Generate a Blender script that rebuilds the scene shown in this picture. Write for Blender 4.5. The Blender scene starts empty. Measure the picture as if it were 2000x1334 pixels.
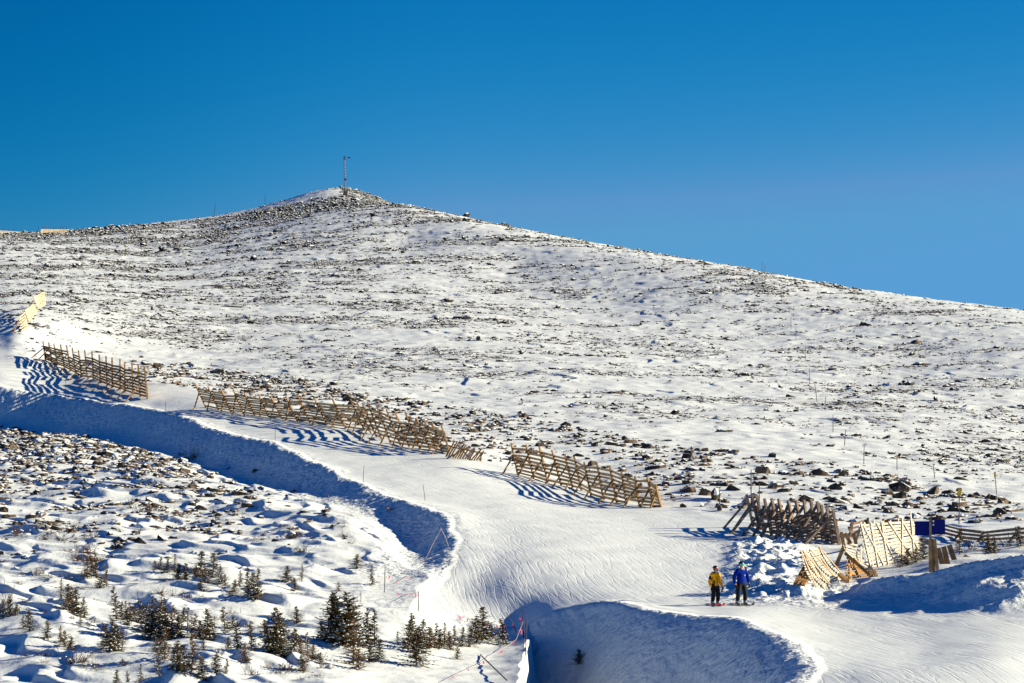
import bpy, bmesh, math, random
import numpy as np
from mathutils import Vector, Matrix

S = bpy.context.scene
C = S.collection
R = math.radians
rng = np.random.default_rng(7)
random.seed(7)

# ------------------------------------------------------------------ camera, sky, sun, exposure
F = 5556.0                                   # focal length in photo pixels (100 mm on 36 mm, 2000 px wide)
PITCH = math.atan2(1000 - 667, F)
cam_d = bpy.data.cameras.new('camera')
cam = bpy.data.objects.new('camera', cam_d); C.objects.link(cam)
cam_d.lens = 100; cam_d.sensor_width = 36; cam_d.clip_start = 0.5; cam_d.clip_end = 20000
cam.location = (0, 0, 0); cam.rotation_euler = (math.pi / 2 + PITCH, 0, 0)
S.camera = cam

SUN_EL, SUN_BACK = 19.0, 6.0                  # elevation; degrees behind pure right
w = bpy.data.worlds.new('World'); S.world = w; w.use_nodes = True
nt = w.node_tree; bg = nt.nodes['Background']
sky = nt.nodes.new('ShaderNodeTexSky'); sky.sky_type = 'NISHITA'; sky.sun_disc = False
sky.altitude = 3500; sky.dust_density = 0.0; sky.ozone_density = 3.0; sky.air_density = 1.0
sky.sun_elevation = R(SUN_EL); sky.sun_rotation = R(90 - SUN_BACK)
sep = nt.nodes.new('ShaderNodeSeparateColor'); cmb = nt.nodes.new('ShaderNodeCombineColor')
geo = nt.nodes.new('ShaderNodeTexCoord'); sx_ = nt.nodes.new('ShaderNodeSeparateXYZ'); nt.links.new(geo.outputs['Generated'], sx_.inputs[0])
mr_ = nt.nodes.new('ShaderNodeMapRange'); nt.links.new(sx_.outputs[0], mr_.inputs[0]); mr_.inputs[1].default_value = -1.0; mr_.inputs[2].default_value = 1.0
ramp = nt.nodes.new('ShaderNodeValToRGB'); nt.links.new(mr_.outputs[0], ramp.inputs[0]); ramp.color_ramp.interpolation = 'EASE'
ramp.color_ramp.elements[0].position = 0.20; ramp.color_ramp.elements[0].color = (1, 1, 1, 1); ramp.color_ramp.elements[1].position = 0.495; ramp.color_ramp.elements[1].color = (1, 1, 1, 1)
el_ = ramp.color_ramp.elements.new(0.395); el_.color = (0.78, 0.78, 0.78, 1)
vm = nt.nodes.new('ShaderNodeMix'); vm.data_type = 'RGBA'; vm.blend_type = 'MULTIPLY'; vm.inputs[0].default_value = 1.0
nt.links.new(sky.outputs[0], vm.inputs[6]); nt.links.new(ramp.outputs[0], vm.inputs[7])
nt.links.new(vm.outputs[2], sep.inputs[0])
for i, (gain, gam, top) in enumerate(((0.0054, 8.0, 1.88), (0.418, 1.5, 3.6), (0.867, 1.05, 5.9))):
    c = nt.nodes.new('ShaderNodeMath'); c.operation = 'MINIMUM'; c.inputs[1].default_value = top
    p = nt.nodes.new('ShaderNodeMath'); p.operation = 'POWER'; p.inputs[1].default_value = gam
    m = nt.nodes.new('ShaderNodeMath'); m.operation = 'MULTIPLY'; m.inputs[1].default_value = gain
    nt.links.new(sep.outputs[i], c.inputs[0]); nt.links.new(c.outputs[0], p.inputs[0]); nt.links.new(p.outputs[0], m.inputs[0])
    nt.links.new(m.outputs[0], cmb.inputs[i])
nt.links.new(cmb.outputs[0], bg.inputs[0]); bg.inputs[1].default_value = 0.05

sd = bpy.data.lights.new('sun', 'SUN'); sun = bpy.data.objects.new('sun', sd); C.objects.link(sun)
sd.energy = 5.0; sd.angle = R(0.5); sd.color = (1.0, 0.85, 0.565)
SUND = Vector((math.cos(R(SUN_EL)) * math.cos(R(SUN_BACK)), math.cos(R(SUN_EL)) * math.sin(R(SUN_BACK)), math.sin(R(SUN_EL))))
sun.rotation_euler = SUND.to_track_quat('Z', 'Y').to_euler()
S.view_settings.view_transform = 'Standard'; S.view_settings.look = 'None'
S.view_settings.exposure = 1.26; S.view_settings.gamma = 1.0
S.cycles.diffuse_bounces = 1; S.cycles.glossy_bounces = 1; S.cycles.max_bounces = 4

# ------------------------------------------------------------------ pixel <-> world helpers
CP, SP = math.cos(PITCH), math.sin(PITCH)
def ray(px, py):
    """direction (x, 1, z) per metre of forward distance"""
    u = (np.asarray(px, float) - 1000) / F; v = (667 - np.asarray(py, float)) / F
    dy = CP - SP * v; dz = SP + CP * v
    return u / dy, dz / dy
def pt(px, py, Y):
    a, b = ray(px, py)
    return np.array((float(a) * Y, Y, float(b) * Y))

# ------------------------------------------------------------------ noise
def _perm(seed):
    r = np.random.default_rng(seed); p = r.permutation(256).astype(np.int32)
    return np.concatenate([p, p])
_G = np.array([(math.cos(a), math.sin(a)) for a in np.linspace(0, 2 * math.pi, 16, endpoint=False)], np.float32)
def perlin(x, y, seed=0):
    P = _perm(seed)
    xi = np.floor(x); yi = np.floor(y)
    fx = (x - xi).astype(np.float32); fy = (y - yi).astype(np.float32)
    X = xi.astype(np.int32) & 255; Y = yi.astype(np.int32) & 255
    u = fx * fx * fx * (fx * (fx * 6 - 15) + 10); v = fy * fy * fy * (fy * (fy * 6 - 15) + 10)
    def g(ix, iy, dx, dy):
        h = P[P[(X + ix) & 255] + ((Y + iy) & 255)] & 15
        return _G[h, 0] * dx + _G[h, 1] * dy
    a = g(0, 0, fx, fy); b = g(1, 0, fx - 1, fy); c = g(0, 1, fx, fy - 1); d = g(1, 1, fx - 1, fy - 1)
    return ((a + (b - a) * u) + ((c + (d - c) * u) - (a + (b - a) * u)) * v) * 1.5
def fbm(x, y, seed=0, octv=3, gain=0.5):
    s = 0; a = 1
    for i in range(octv):
        s = s + a * perlin(x, y, seed + i * 17); x = x * 2.03 + 11.7; y = y * 2.03 - 5.3; a *= gain
    return s
def sstep(a, b, x):
    t = np.clip((x - a) / (b - a), 0, 1); return t * t * (3 - 2 * t)

# ------------------------------------------------------------------ terrain: upper surface A, lower surface B
class TPS:
    def __init__(s, pts, lam=1e-4):
        p = np.array(pts, float)
        a, b = ray(p[:, 0], p[:, 1]); Y = p[:, 2]
        s.q = np.stack([a * 4, np.log(Y)], 1); v = b
        n = len(p)
        K = s.U(np.linalg.norm(s.q[:, None] - s.q[None], axis=2)) + np.eye(n) * lam
        P = np.concatenate([np.ones((n, 1)), s.q], 1)
        L = np.block([[K, P], [P.T, np.zeros((3, 3))]])
        s.w = np.linalg.solve(L, np.concatenate([v, np.zeros(3)]))
    @staticmethod
    def U(r): return r * r * np.log(r + 1e-9)
    def raw(s, b, lnY):
        q = np.stack([b.ravel() * 4, lnY.ravel()], 1)
        out = np.empty(len(q))
        for i in range(0, len(q), 20000):
            d = np.linalg.norm(q[i:i + 20000, None] - s.q[None], axis=2)
            out[i:i + 20000] = s.U(d) @ s.w[:-3] + s.w[-3] + q[i:i + 20000] @ s.w[-2:]
        return out.reshape(b.shape)

A_PTS = [  # (photo x, photo y, metres)
 (0,735,272),(120,765,262),(290,790,243),(450,830,224),(600,868,205),(760,915,188),(900,945,180),(1000,1000,163),(1200,1050,150),(1200,1120,134),
 (1000,1150,130.5),(900,1165,131),(1390,1183,121),(1250,1194,119.6),(1470,1180,121.5),(1600,1210,115.5),(1800,1270,104),(1950,1290,99),(1700,1330,94),(1850,1345,91),(1500,1100,139),
 (1480,1010,163),(1560,1150,127),(1650,1125,132),(1750,1112,134),(1825,1112,130),(1990,1075,138),(1450,1038,155),(2250,1100,130),(2250,1330,100),
 (836,1190,125.5),(900,1200,126),(960,1215,125.3),(1005,1234,123.6),(1060,1210,122.8),(1130,1196,121.8),(1200,1190,120.6),(1300,1200,117.5),(1440,1207,113),(1562,1263,104.5),(1578,1334,95.5),
 (1100,955,184),(1250,985,173),(900,905,191),(700,848,216),(550,815,230),(400,795,236),(290,778,246),(190,745,268),(85,703,298),(35,655,308),(88,610,350),
 (-250,700,310),(-250,560,450),(0,690,300),
 (200,700,305),(400,720,300),(600,740,280),(800,790,250),(1000,840,225),(1200,870,212),(1500,920,195),(1750,975,178),(1990,1010,165),
 (0,600,360),(300,600,385),(600,600,390),(900,650,350),(1200,700,320),(1500,750,290),(1800,800,260),(2000,830,250),(2250,880,240),
 (0,520,470),(300,520,490),(600,500,490),(900,540,450),(1200,590,410),(1500,640,370),(1800,700,330),
 (600,430,560),(800,460,520),(1000,520,470),
 (-200,462,600),(60,458,590),(160,456,585),(260,452,580),(400,444,590),(500,424,600),(600,404,610),(680,388,620),
 (800,409,560),(900,434,535),(1000,459,510),(1100,477,495),(1250,501,470),(1400,523,450),(1500,539,440),(1700,570,425),(1850,590,410),(1990,607,400),(2250,640,390),
 (660,367,680),(560,392,690),(430,424,700),(270,452,720),(100,490,740),(-150,520,740),(720,380,672),(820,425,650),(1000,480,620),(1300,530,560),(1600,590,520),(2000,660,480),
 (660,430,800),(300,520,850),(1200,600,800),(2000,760,700),(660,560,1000),(0,640,1000),(2000,860,1000),
]
B_PTS = [
 (-250,830,258),(0,838,253),(150,848,243),(260,868,233),(360,888,222),(450,920,211),(560,948,196),(640,965,183),(740,995,170),(790,1030,164),(828,1072,152),(815,1115,138),(820,1134,131.5),
 (826,1206,124),(870,1234,123),(930,1240,122.8),(985,1240,123.2),(1005,1252,117),(1150,1263,112),(1130,1290,102),(1300,1262,111),(1400,1270,108),(1480,1285,103),(1500,1300,97),(1100,1330,90),
 (960,1270,108.2),(900,1308,103.2),(800,1338,99),(700,1330,99.5),(760,1290,103.5),(680,1262,107.5),(780,1258,108.5),(900,1262,109),(960,1252,111.5),(600,1300,101),
 (300,1300,101),(0,1330,100),(500,1334,97),(300,1200,111),(500,1150,118),(300,1100,128),(0,1100,138),(0,950,175),(300,950,178),(550,1050,142),(600,1000,163),(700,1100,132),(750,1180,121),
 (-250,1000,170),(-250,1330,105),(0,1230,113),(150,1030,158),(1060,1258,114.2),
]
EDGE = [(-330,730,300),(-150,745,282),(0,762,262),(100,768,257),(200,793,246),(300,815,238),(430,845,219),(520,866,208),(600,905,194),(700,940,178),(800,983,166),(860,1005,159),
 (882,1040,149.5),(876,1080,141),(852,1110,134),(826,1150,128),(836,1190,125.5),(900,1200,126),(960,1215,125.3),(1005,1234,123.6),(1060,1210,122.8),(1130,1196,121.8),(1200,1190,120.6),
 (1300,1200,117.5),(1350,1211,115.2),(1440,1207,113),(1485,1226,109.5),(1562,1263,104.5),(1588,1290,100.5),(1574,1334,95.5),(1540,1420,88),(1500,1600,80)]
CENTER = [(-200,700,320),(0,735,270),(290,792,243),(600,870,203),(900,960,175),(1080,1020,158),(1190,1090,141),(1290,1160,125.5),(1500,1215,115.5),(1750,1300,103),(1880,1345,97),(2000,1450,86)]
MOUND = [(1575,1168,125),(1640,1156,124.5),(1675,1141,124),(1721,1129,123),(1780,1127,122),(1814,1121,121.5),(1860,1105,120.8),(1907,1094,120),(1997,1080,118.5),(2080,1086,117.5),(2180,1110,116.5),(2300,1150,115)]
TRACK_EDGE = [(1034,1230,123),(1026,1248,116.5),(1014,1275,110),(1006,1310,103),(1002,1340,98.5),(1000,1420,90)]
PILE = [(1498,1066,147.5),(1500,1110,137),(1502,1158,126.5),(1560,1166,124.5)]

def plan(poly, n=6):
    """Catmull-Rom densified plan polyline (x, Y, z)"""
    P = np.array([pt(*p) for p in poly]); out = []
    Q = np.concatenate([[2 * P[0] - P[1]], P, [2 * P[-1] - P[-2]]])
    for i in range(1, len(Q) - 2):
        for t in np.arange(n) / n:
            out.append(0.5 * ((2 * Q[i]) + (-Q[i-1] + Q[i+1]) * t + (2*Q[i-1] - 5*Q[i] + 4*Q[i+1] - Q[i+2]) * t*t + (-Q[i-1] + 3*Q[i] - 3*Q[i+1] + Q[i+2]) * t**3))
    out.append(P[-1]); return np.array(out)

class Line:
    """distance, side, arc length and height along a plan polyline, sampled on a grid"""
    X0, X1, Y0, Y1, H = -110.0, 70.0, 70.0, 330.0, 0.4
    def __init__(s, poly):
        L = plan(poly); s.L = L
        nx = int((s.X1 - s.X0) / s.H) + 1; ny = int((s.Y1 - s.Y0) / s.H) + 1
        gx, gy = np.meshgrid(s.X0 + np.arange(nx) * s.H, s.Y0 + np.arange(ny) * s.H)
        best = np.full(gx.shape, 1e9); s.sd = np.zeros(gx.shape); s.arc = np.zeros(gx.shape); s.z = np.zeros(gx.shape)
        acc = 0
        for a, b in zip(L[:-1], L[1:]):
            d = b - a; l = math.hypot(d[0], d[1])
            if l < 1e-6: continue
            ex, ey = d[0] / l, d[1] / l
            rx = gx - a[0]; ry = gy - a[1]
            t = np.clip(rx * ex + ry * ey, 0, l)
            D = np.hypot(rx - t * ex, ry - t * ey)
            m = D < best - 1e-9
            side = np.where(ex * ry - ey * rx >= 0, 1.0, -1.0)   # + = left of travel
            best = np.where(m, D, best); s.ad = best; s.sd = np.where(m, D * side, s.sd)
            s.arc = np.where(m, acc + t, s.arc); s.z = np.where(m, a[2] + d[2] * t / l, s.z)
            acc += l
        s.len = acc
    def get(s, x, y, what='sd'):
        g = getattr(s, what)
        fx = np.clip((x - s.X0) / s.H, 0, g.shape[1] - 1.001); fy = np.clip((y - s.Y0) / s.H, 0, g.shape[0] - 1.001)
        i = fx.astype(int); j = fy.astype(int); fx = fx - i; fy = fy - j
        return (g[j, i] * (1 - fx) + g[j, i+1] * fx) * (1 - fy) + (g[j+1, i] * (1 - fx) + g[j+1, i+1] * fx) * fy

class Lattice:
    """bicubic sampling of tan(elevation) on a (bearing, ln distance) lattice"""
    B0, B1, NB, L0, L1, NL = -0.34, 0.34, 170, math.log(60), math.log(1300), 230
    def __init__(s, tps):
        b, l = np.meshgrid(np.linspace(s.B0, s.B1, s.NB), np.linspace(s.L0, s.L1, s.NL)); s.g = tps.raw(b, l)
    def get(s, x, y):
        yy = np.clip(y, 82, 1250)
        b = np.clip(x / yy, s.B0, s.B1)
        fb = np.clip((b - s.B0) / (s.B1 - s.B0) * (s.NB - 1), 1, s.NB - 2.001); fl = np.clip((np.log(yy) - s.L0) / (s.L1 - s.L0) * (s.NL - 1), 1, s.NL - 2.001)
        i = fb.astype(int); j = fl.astype(int); u = fb - i; v = fl - j
        def wts(t): return (0.5 * (-t + 2*t*t - t**3), 0.5 * (2 - 5*t*t + 3*t**3), 0.5 * (t + 4*t*t - 3*t**3), 0.5 * (-t*t + t**3))
        wu = wts(u); wv = wts(v); o = 0
        for q in range(4):
            r = 0
            for p in range(4): r = r + wu[p] * s.g[j + q - 1, np.clip(i + p - 1, 0, s.NB - 1)]
            o = o + wv[q] * r
        return o * yy

LA = Lattice(TPS(A_PTS)); LB = Lattice(TPS(B_PTS))
EL = Line(EDGE); CL = Line(CENTER); ML = Line(MOUND); PL = Line(PILE); TL_ = Line(TRACK_EDGE)

def arc_of(px):
    q = pt(*[p for p in EDGE if p[0] == px and p[1] < 1300][-1]); return float(EL.get(q[0], q[1], 'arc'))
P0, P1 = arc_of(1005), arc_of(1200); PB0, PB1 = arc_of(800), arc_of(852)
print('arcs', P0, P1)
def edge_d(x, y):
    """+ on the upper (piste) side, - on the lower side of the bank"""
    d = EL.get(x, y) + 0.35 * perlin(x / 5.0, y / 5.0, 91) + 0.09 * perlin(x / 1.6, y / 1.6, 92)
    inside = (x > EL.X0) & (x < EL.X1) & (y > EL.Y0) & (y < EL.Y1)
    return np.where(inside, d, np.where(y >= EL.Y1, 60, np.where(y < EL.Y0, np.where(x < 8, -30, 30), d)))

def masks(x, y):
    e = edge_d(x, y); c = CL.get(x, y); ca = CL.get(x, y, 'arc')
    # half width of the groomed run left of travel (uphill side)
    hw = np.interp(ca, [0, 45, 90, 140, 170, 190, 205, 215, 240, 290], [8, 7.5, 7, 8.0, 10.5, 12.5, 9.0, 7.0, 8.5, 9.5])
    pis = sstep(-0.6, 0.8, e) * (1 - sstep(hw - 0.7, hw + 0.9, c)) * (y < 325)
    return e, c, ca, pis

def height(x, y, fine=True):
    x = np.asarray(x, float); y = np.asarray(y, float)
    a = LA.get(x, y); b = LB.get(x, y)
    e, c, ca, pis = masks(x, y)
    near = y < 330
    off = 1 - pis
    low = np.maximum(-e, 0)
    arc = EL.get(x, y, 'arc'); n1 = perlin(x / 1.7, y / 1.7, 3); n2 = perlin(x / 0.62, y / 0.62, 4)
    # bank face with a lumpy crest of rolled snow
    pit = sstep(P1 - 3, P1 + 8, arc); k = 0.62 + 0.16 * perlin(arc / 4.0, arc * 0 + 2.3, 6) + 0.45 * pit + 1.2 * sstep(P0 - 2, P0, arc) * (1 - sstep(P1 - 3, P1 + 8, arc)) + 0.10 * perlin(arc / 7.0, arc * 0 + 0.3, 5)
    lump = np.abs(n1) * 0.35 + np.abs(n2) * 0.22
    bermw = np.exp(-((e - 0.15) / 0.75) ** 2) * sstep(0, 20, arc)
    rw = 0.8 + 0.9 * pit; face = a - k * (np.sqrt(low * low + rw * rw) - rw) + (0.38 - 0.22 * sstep(P0, P0 + 4, arc)) * lump * np.exp(-((low - 1.6) / 2.4) ** 2)
    # B never rises over the road edge; smooth union
    td = TL_.get(x, y)
    cut = sstep(0.0, 0.4, td + 0.16 * perlin(x / 2.0, y / 3.0, 95)) * (x > -4) * (x < 30) * (y < 126) * sstep(P0 - 2, P0 + 1.5, arc)
    b = b - 3.0 * cut
    bb = np.minimum(b, a + 0.15)
    h = np.clip(0.5 + 0.5 * (bb - face) / 1.3, 0, 1)
    lower = face * (1 - h) + bb * h + 1.3 * h * (1 - h) * 0.5
    t = sstep(-0.5, 0.3, e)
    z = a * t + lower * (1 - t)
    left_bank = 1 - sstep(150, 190, arc)
    z = z + 0.30 * np.exp(-((e - 0.4) / 1.0) ** 2) * np.exp(-((arc - P1) / 4.0) ** 2) * near
    z = z + 0.24 * np.exp(-((e - 0.6) / 1.5) ** 2) * sstep(PB0 - 8, PB0 + 3, arc) * (1 - sstep(PB1 - 2, PB1 + 5, arc)) * near
    z = z + bermw * (0.05 + 0.20 * lump) * (0.35 + 0.65 * left_bank) * near
    # snow mound on the right side of the road
    md_ = ML.get(x, y, 'ad'); m = ML.get(x, y); mz = ML.get(x, y, 'z'); ml = np.where(m > 0, md_, 0); mr = np.where(m > 0, 0, md_)
    big = fbm(x / 2.6, y / 2.6, 21, 3)
    mo = mz - 0.04 - 0.30 * sstep(0, 1.2, mr) - 0.36 * mr - 0.22 * sstep(3.0, 4.2, mr) - 0.25 * ml + (0.22 * big + 0.30 * lump) * sstep(0.6, 2.6, mr)
    inM = (x > 5) & (x < 60) & (y < 135)
    hm = np.clip(0.5 + 0.5 * (mo - z) / 0.6, 0, 1)
    z = np.where(inM, mo * hm + z * (1 - hm) + 0.3 * hm * (1 - hm), z)
    # broken snow at the piste's right-hand edge
    pd = PL.get(x, y, 'ad'); pm = np.exp(-((pd - 0.3) / 1.5) ** 2) * near
    z = z + pm * (0.10 + 0.52 * np.maximum(perlin(x / 1.3, y / 2.2, 31), 0) + 0.28 * np.maximum(n2, 0) + 0.22 * np.abs(n1))
    if fine:
        hillm = off * sstep(0.5, 4.0, e)
        basin = sstep(2.0, 6.0, -e) * (x < 2 - (y < 113) * 0) * near
        basin = basin * (1 - sstep(-9, -4, x) * (y < 122))
        # wind drifts, steep on the lee (left) side
        wx = x + 0.5 * y * 0.25
        d1 = fbm(wx / 6.0, y / 4.4, 41, 2); d2 = fbm(wx / 2.6 + 0.5 * d1, y / 1.7, 43, 2)
        sh = 1 - np.abs(perlin(wx / 4.6 + 0.6 * d2, y / 3.0, 47)) * 2
        d0 = perlin(wx / 11, y / 8, 49); dd = 0.35 * d0 + 0.30 * d1 + 0.24 * d2 + 0.22 * np.maximum(sh, 0)
        wx2 = wx + 2.6 * dd; d1 = fbm(wx2 / 6.0, y / 4.4, 41, 2); d2 = fbm(wx2 / 2.6 + 0.5 * d1, y / 1.7, 43, 2); sh = 1 - np.abs(perlin(wx2 / 4.6 + 0.6 * d2, y / 3.0, 47)) * 2
        lowb = sstep(135, 118, y)
        ph = (x * 0.75 + y * 0.42) / 2.2 + 0.9 * fbm(x / 5, y / 4.5, 97, 2); fr = ph - np.floor(ph)
        saw = np.where(fr < 0.20, sstep(0, 0.22, fr), 1 - sstep(0.22, 1.0, fr))
        z = z + basin * 0.25 * np.clip(0.55 + 1.0 * perlin(x / 4.0, y / 3.5, 99), 0, 1.2) * saw
        z = z + basin * ((0.30 + 0.16 * lowb) * perlin(wx2 / 8, y / 7, 49) + 0.16 * d1 + 0.11 * d2 + 0.10 * np.maximum(sh, 0))
        z = z + sstep(0.5, 2.0, -e) * (y < 126) * 0.05 * fbm(x / 1.3, y / 1.5, 101, 2)
        far = sstep(180, 300, y)
        ph = (x * 0.62 + y * 0.22) / (3.2 + 1.6 * far) + 0.9 * fbm(x / 10, y / 7, 103, 2); fr = ph - np.floor(ph)
        saw = np.where(fr < 0.13, sstep(0, 0.13, fr), 1 - (fr - 0.13) / 0.87)
        z = z + hillm * (0.11 + 0.08 * far) * np.clip(0.2 + 1.3 * perlin(x / 8.0, y / 5.0, 105), 0, 1) * saw
        z = z + hillm * ((0.14 + 0.04 * far) * fbm(wx / (6 + 7 * far), y / (4.5 + 1 * far), 51, 2) + 0.09 * fbm(wx / 2.6, y / 1.9, 53, 2))
        z = z + pis * 0.035 * fbm(x / 3.0, y / 3.0, 61, 2)
    return z

def at(px, py, fine=False, ymin=84.0, ymax=760.0):
    """first hit of the photo ray with the terrain"""
    a, b = ray(px, py); a = float(a); b = float(b)
    Y = np.exp(np.linspace(math.log(ymin), math.log(ymax), 1800))
    d = height(a * Y, Y, fine) - b * Y
    i = np.nonzero(d > 0)[0]
    if len(i) == 0: i = [int(np.argmax(d[:])) or 1]
    i = max(int(i[0]), 1)
    t = d[i-1] / (d[i-1] - d[i] + 1e-9); t = min(max(t, 0), 1)
    y = Y[i-1] + (Y[i] - Y[i-1]) * t
    return Vector((a * y, y, float(height(np.array([a * y]), np.array([y]))[0])))
def zz(x, y): return float(height(np.array([x]), np.array([y]))[0])
def mpp(Y): return Y / F                      # metres per photo pixel at forward distance Y

# ------------------------------------------------------------------ materials
def mat(name, col=(0.5, 0.5, 0.5), rough=0.8, spec=0.3, var=0.0, scale=8.0, bump=0.0, dark=None):
    m = bpy.data.materials.new(name); m.use_nodes = True
    n = m.node_tree.nodes; l = m.node_tree.links; b = n['Principled BSDF']
    b.inputs['Base Color'].default_value = (*col, 1); b.inputs['Roughness'].default_value = rough; b.inputs['Specular IOR Level'].default_value = spec
    if var or bump:
        tc = n.new('ShaderNodeTexCoord'); nz = n.new('ShaderNodeTexNoise'); nz.inputs['Scale'].default_value = scale; nz.inputs['Detail'].default_value = 5
        l.new(tc.outputs['Object'], nz.inputs['Vector'])
        if var:
            cr = n.new('ShaderNodeValToRGB'); d = dark or tuple(c * (1 - var) for c in col)
            cr.color_ramp.elements[0].position = 0.35; cr.color_ramp.elements[1].position = 0.65
            cr.color_ramp.elements[0].color = (*d, 1); cr.color_ramp.elements[1].color = (*[min(1, c * (1 + var * 0.4)) for c in col], 1)
            l.new(nz.outputs[0], cr.inputs[0]); l.new(cr.outputs[0], b.inputs['Base Color'])
        if bump:
            bp = n.new('ShaderNodeBump'); bp.inputs['Distance'].default_value = bump; bp.inputs['Strength'].default_value = 1
            l.new(nz.outputs[0], bp.inputs['Height']); l.new(bp.outputs[0], b.inputs['Normal'])
    return m

def snow_material():
    m = bpy.data.materials.new('snow'); m.use_nodes = True
    n = m.node_tree.nodes; l = m.node_tree.links; b = n['Principled BSDF']
    b.inputs['Roughness'].default_value = 0.55; b.inputs['Specular IOR Level'].default_value = 0.25
    def at_(name):
        a = n.new('ShaderNodeAttribute'); a.attribute_name = name; return a
    def noise(vec, sc, det=3):
        t = n.new('ShaderNodeTexNoise'); t.inputs['Scale'].default_value = sc; t.inputs['Detail'].default_value = det; l.new(vec, t.inputs['Vector']); return t
    def mth(op, a, b_, c=None):
        t = n.new('ShaderNodeMath'); t.operation = op
        for i, q in enumerate((a, b_, c)):
            if q is None: continue
            if isinstance(q, (int, float)): t.inputs[i].default_value = q
            else: l.new(q, t.inputs[i])
        return t.outputs[0]
    tc = n.new('ShaderNodeTexCoord'); P = tc.outputs['Object']
    flow = at_('flow'); bare = at_('bare'); rough = at_('lumps'); grm = at_('groomed')
    mp = n.new('ShaderNodeMapping'); l.new(flow.outputs['Vector'], mp.inputs['Vector']); mp.inputs['Scale'].default_value = (6.5, 0.14, 1)
    tr = noise(mp.outputs[0], 1.0, 4)
    mp2 = n.new('ShaderNodeMapping'); l.new(flow.outputs['Vector'], mp2.inputs['Vector']); mp2.inputs['Scale'].default_value = (1.6, 0.10, 1); mp2.inputs['Rotation'].default_value = (0, 0, 0.10)
    tr2 = noise(mp2.outputs[0], 1.3, 2)
    # thin groove where a stretched noise crosses its middle value
    pat = noise(P, 0.16, 2)
    g1 = mth('ABSOLUTE', mth('SUBTRACT', tr2.outputs[0], 0.5), None); g1 = mth('SUBTRACT', 1.0, mth('MINIMUM', mth('MULTIPLY', g1, 30.0), 1.0))
    sp_ = n.new('ShaderNodeSeparateXYZ'); l.new(flow.outputs['Vector'], sp_.inputs[0])
    wn = noise(P, 0.09, 2)
    sw_ = mth('SINE', mth('ADD', mth('MULTIPLY', sp_.outputs[1], 0.42), mth('MULTIPLY', wn.outputs[0], 14.0)), None)
    cx = n.new('ShaderNodeCombineXYZ'); l.new(mth('ADD', mth('MULTIPLY', sp_.outputs[0], 0.9), mth('MULTIPLY', sw_, 1.1)), cx.inputs[0]); l.new(mth('MULTIPLY', sp_.outputs[1], 0.035), cx.inputs[1])
    tn = noise(cx.outputs[0], 1.2, 2)
    g2 = mth('ABSOLUTE', mth('SUBTRACT', tn.outputs[0], 0.5), None); g2 = mth('SUBTRACT', 1.0, mth('MINIMUM', mth('MULTIPLY', g2, 34.0), 1.0))
    amp = mth('MULTIPLY', mth('MAXIMUM', mth('SUBTRACT', pat.outputs[0], 0.30), 0.05), 0.058)
    track = mth('ADD', mth('MULTIPLY', tr.outputs[0], amp), mth('MULTIPLY', mth('ADD', g1, mth('MULTIPLY', g2, 0.5)), -0.007))
    fine = noise(P, 5.0, 4); lum = noise(P, 2.2, 3)
    hgt = mth('ADD', mth('MULTIPLY', grm.outputs['Fac'], track), mth('MULTIPLY', fine.outputs[0], mth('MULTIPLY_ADD', grm.outputs['Fac'], -0.014, 0.022)))
    hgt = mth('ADD', hgt, mth('MULTIPLY', rough.outputs['Fac'], mth('MULTIPLY', lum.outputs[0], 0.22)))
    bp = n.new('ShaderNodeBump'); bp.inputs['Strength'].default_value = 1.0; bp.inputs['Distance'].default_value = 1.0
    l.new(hgt, bp.inputs['Height']); l.new(bp.outputs[0], b.inputs['Normal'])
    # thin snow cover: gravel and dry heath poking through on the windblown hill
    mb = n.new('ShaderNodeMapping'); l.new(P, mb.inputs['Vector']); mb.inputs['Scale'].default_value = (0.45, 1.0, 1.0)
    nb = noise(mb.outputs[0], 1.6, 5)
    bf = mth('MULTIPLY', mth('SUBTRACT', mth('ADD', nb.outputs[0], mth('MULTIPLY', bare.outputs['Fac'], 0.46)), 0.79), 9.0)
    cl = n.new('ShaderNodeClamp'); l.new(bf, cl.inputs[0])
    mx = n.new('ShaderNodeMix'); mx.data_type = 'RGBA'; l.new(cl.outputs[0], mx.inputs[0])
    mx.inputs[6].default_value = (0.66, 0.735, 0.81, 1); mx.inputs[7].default_value = (0.085, 0.075, 0.07, 1)
    l.new(mx.outputs[2], b.inputs['Base Color'])
    return m

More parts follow.
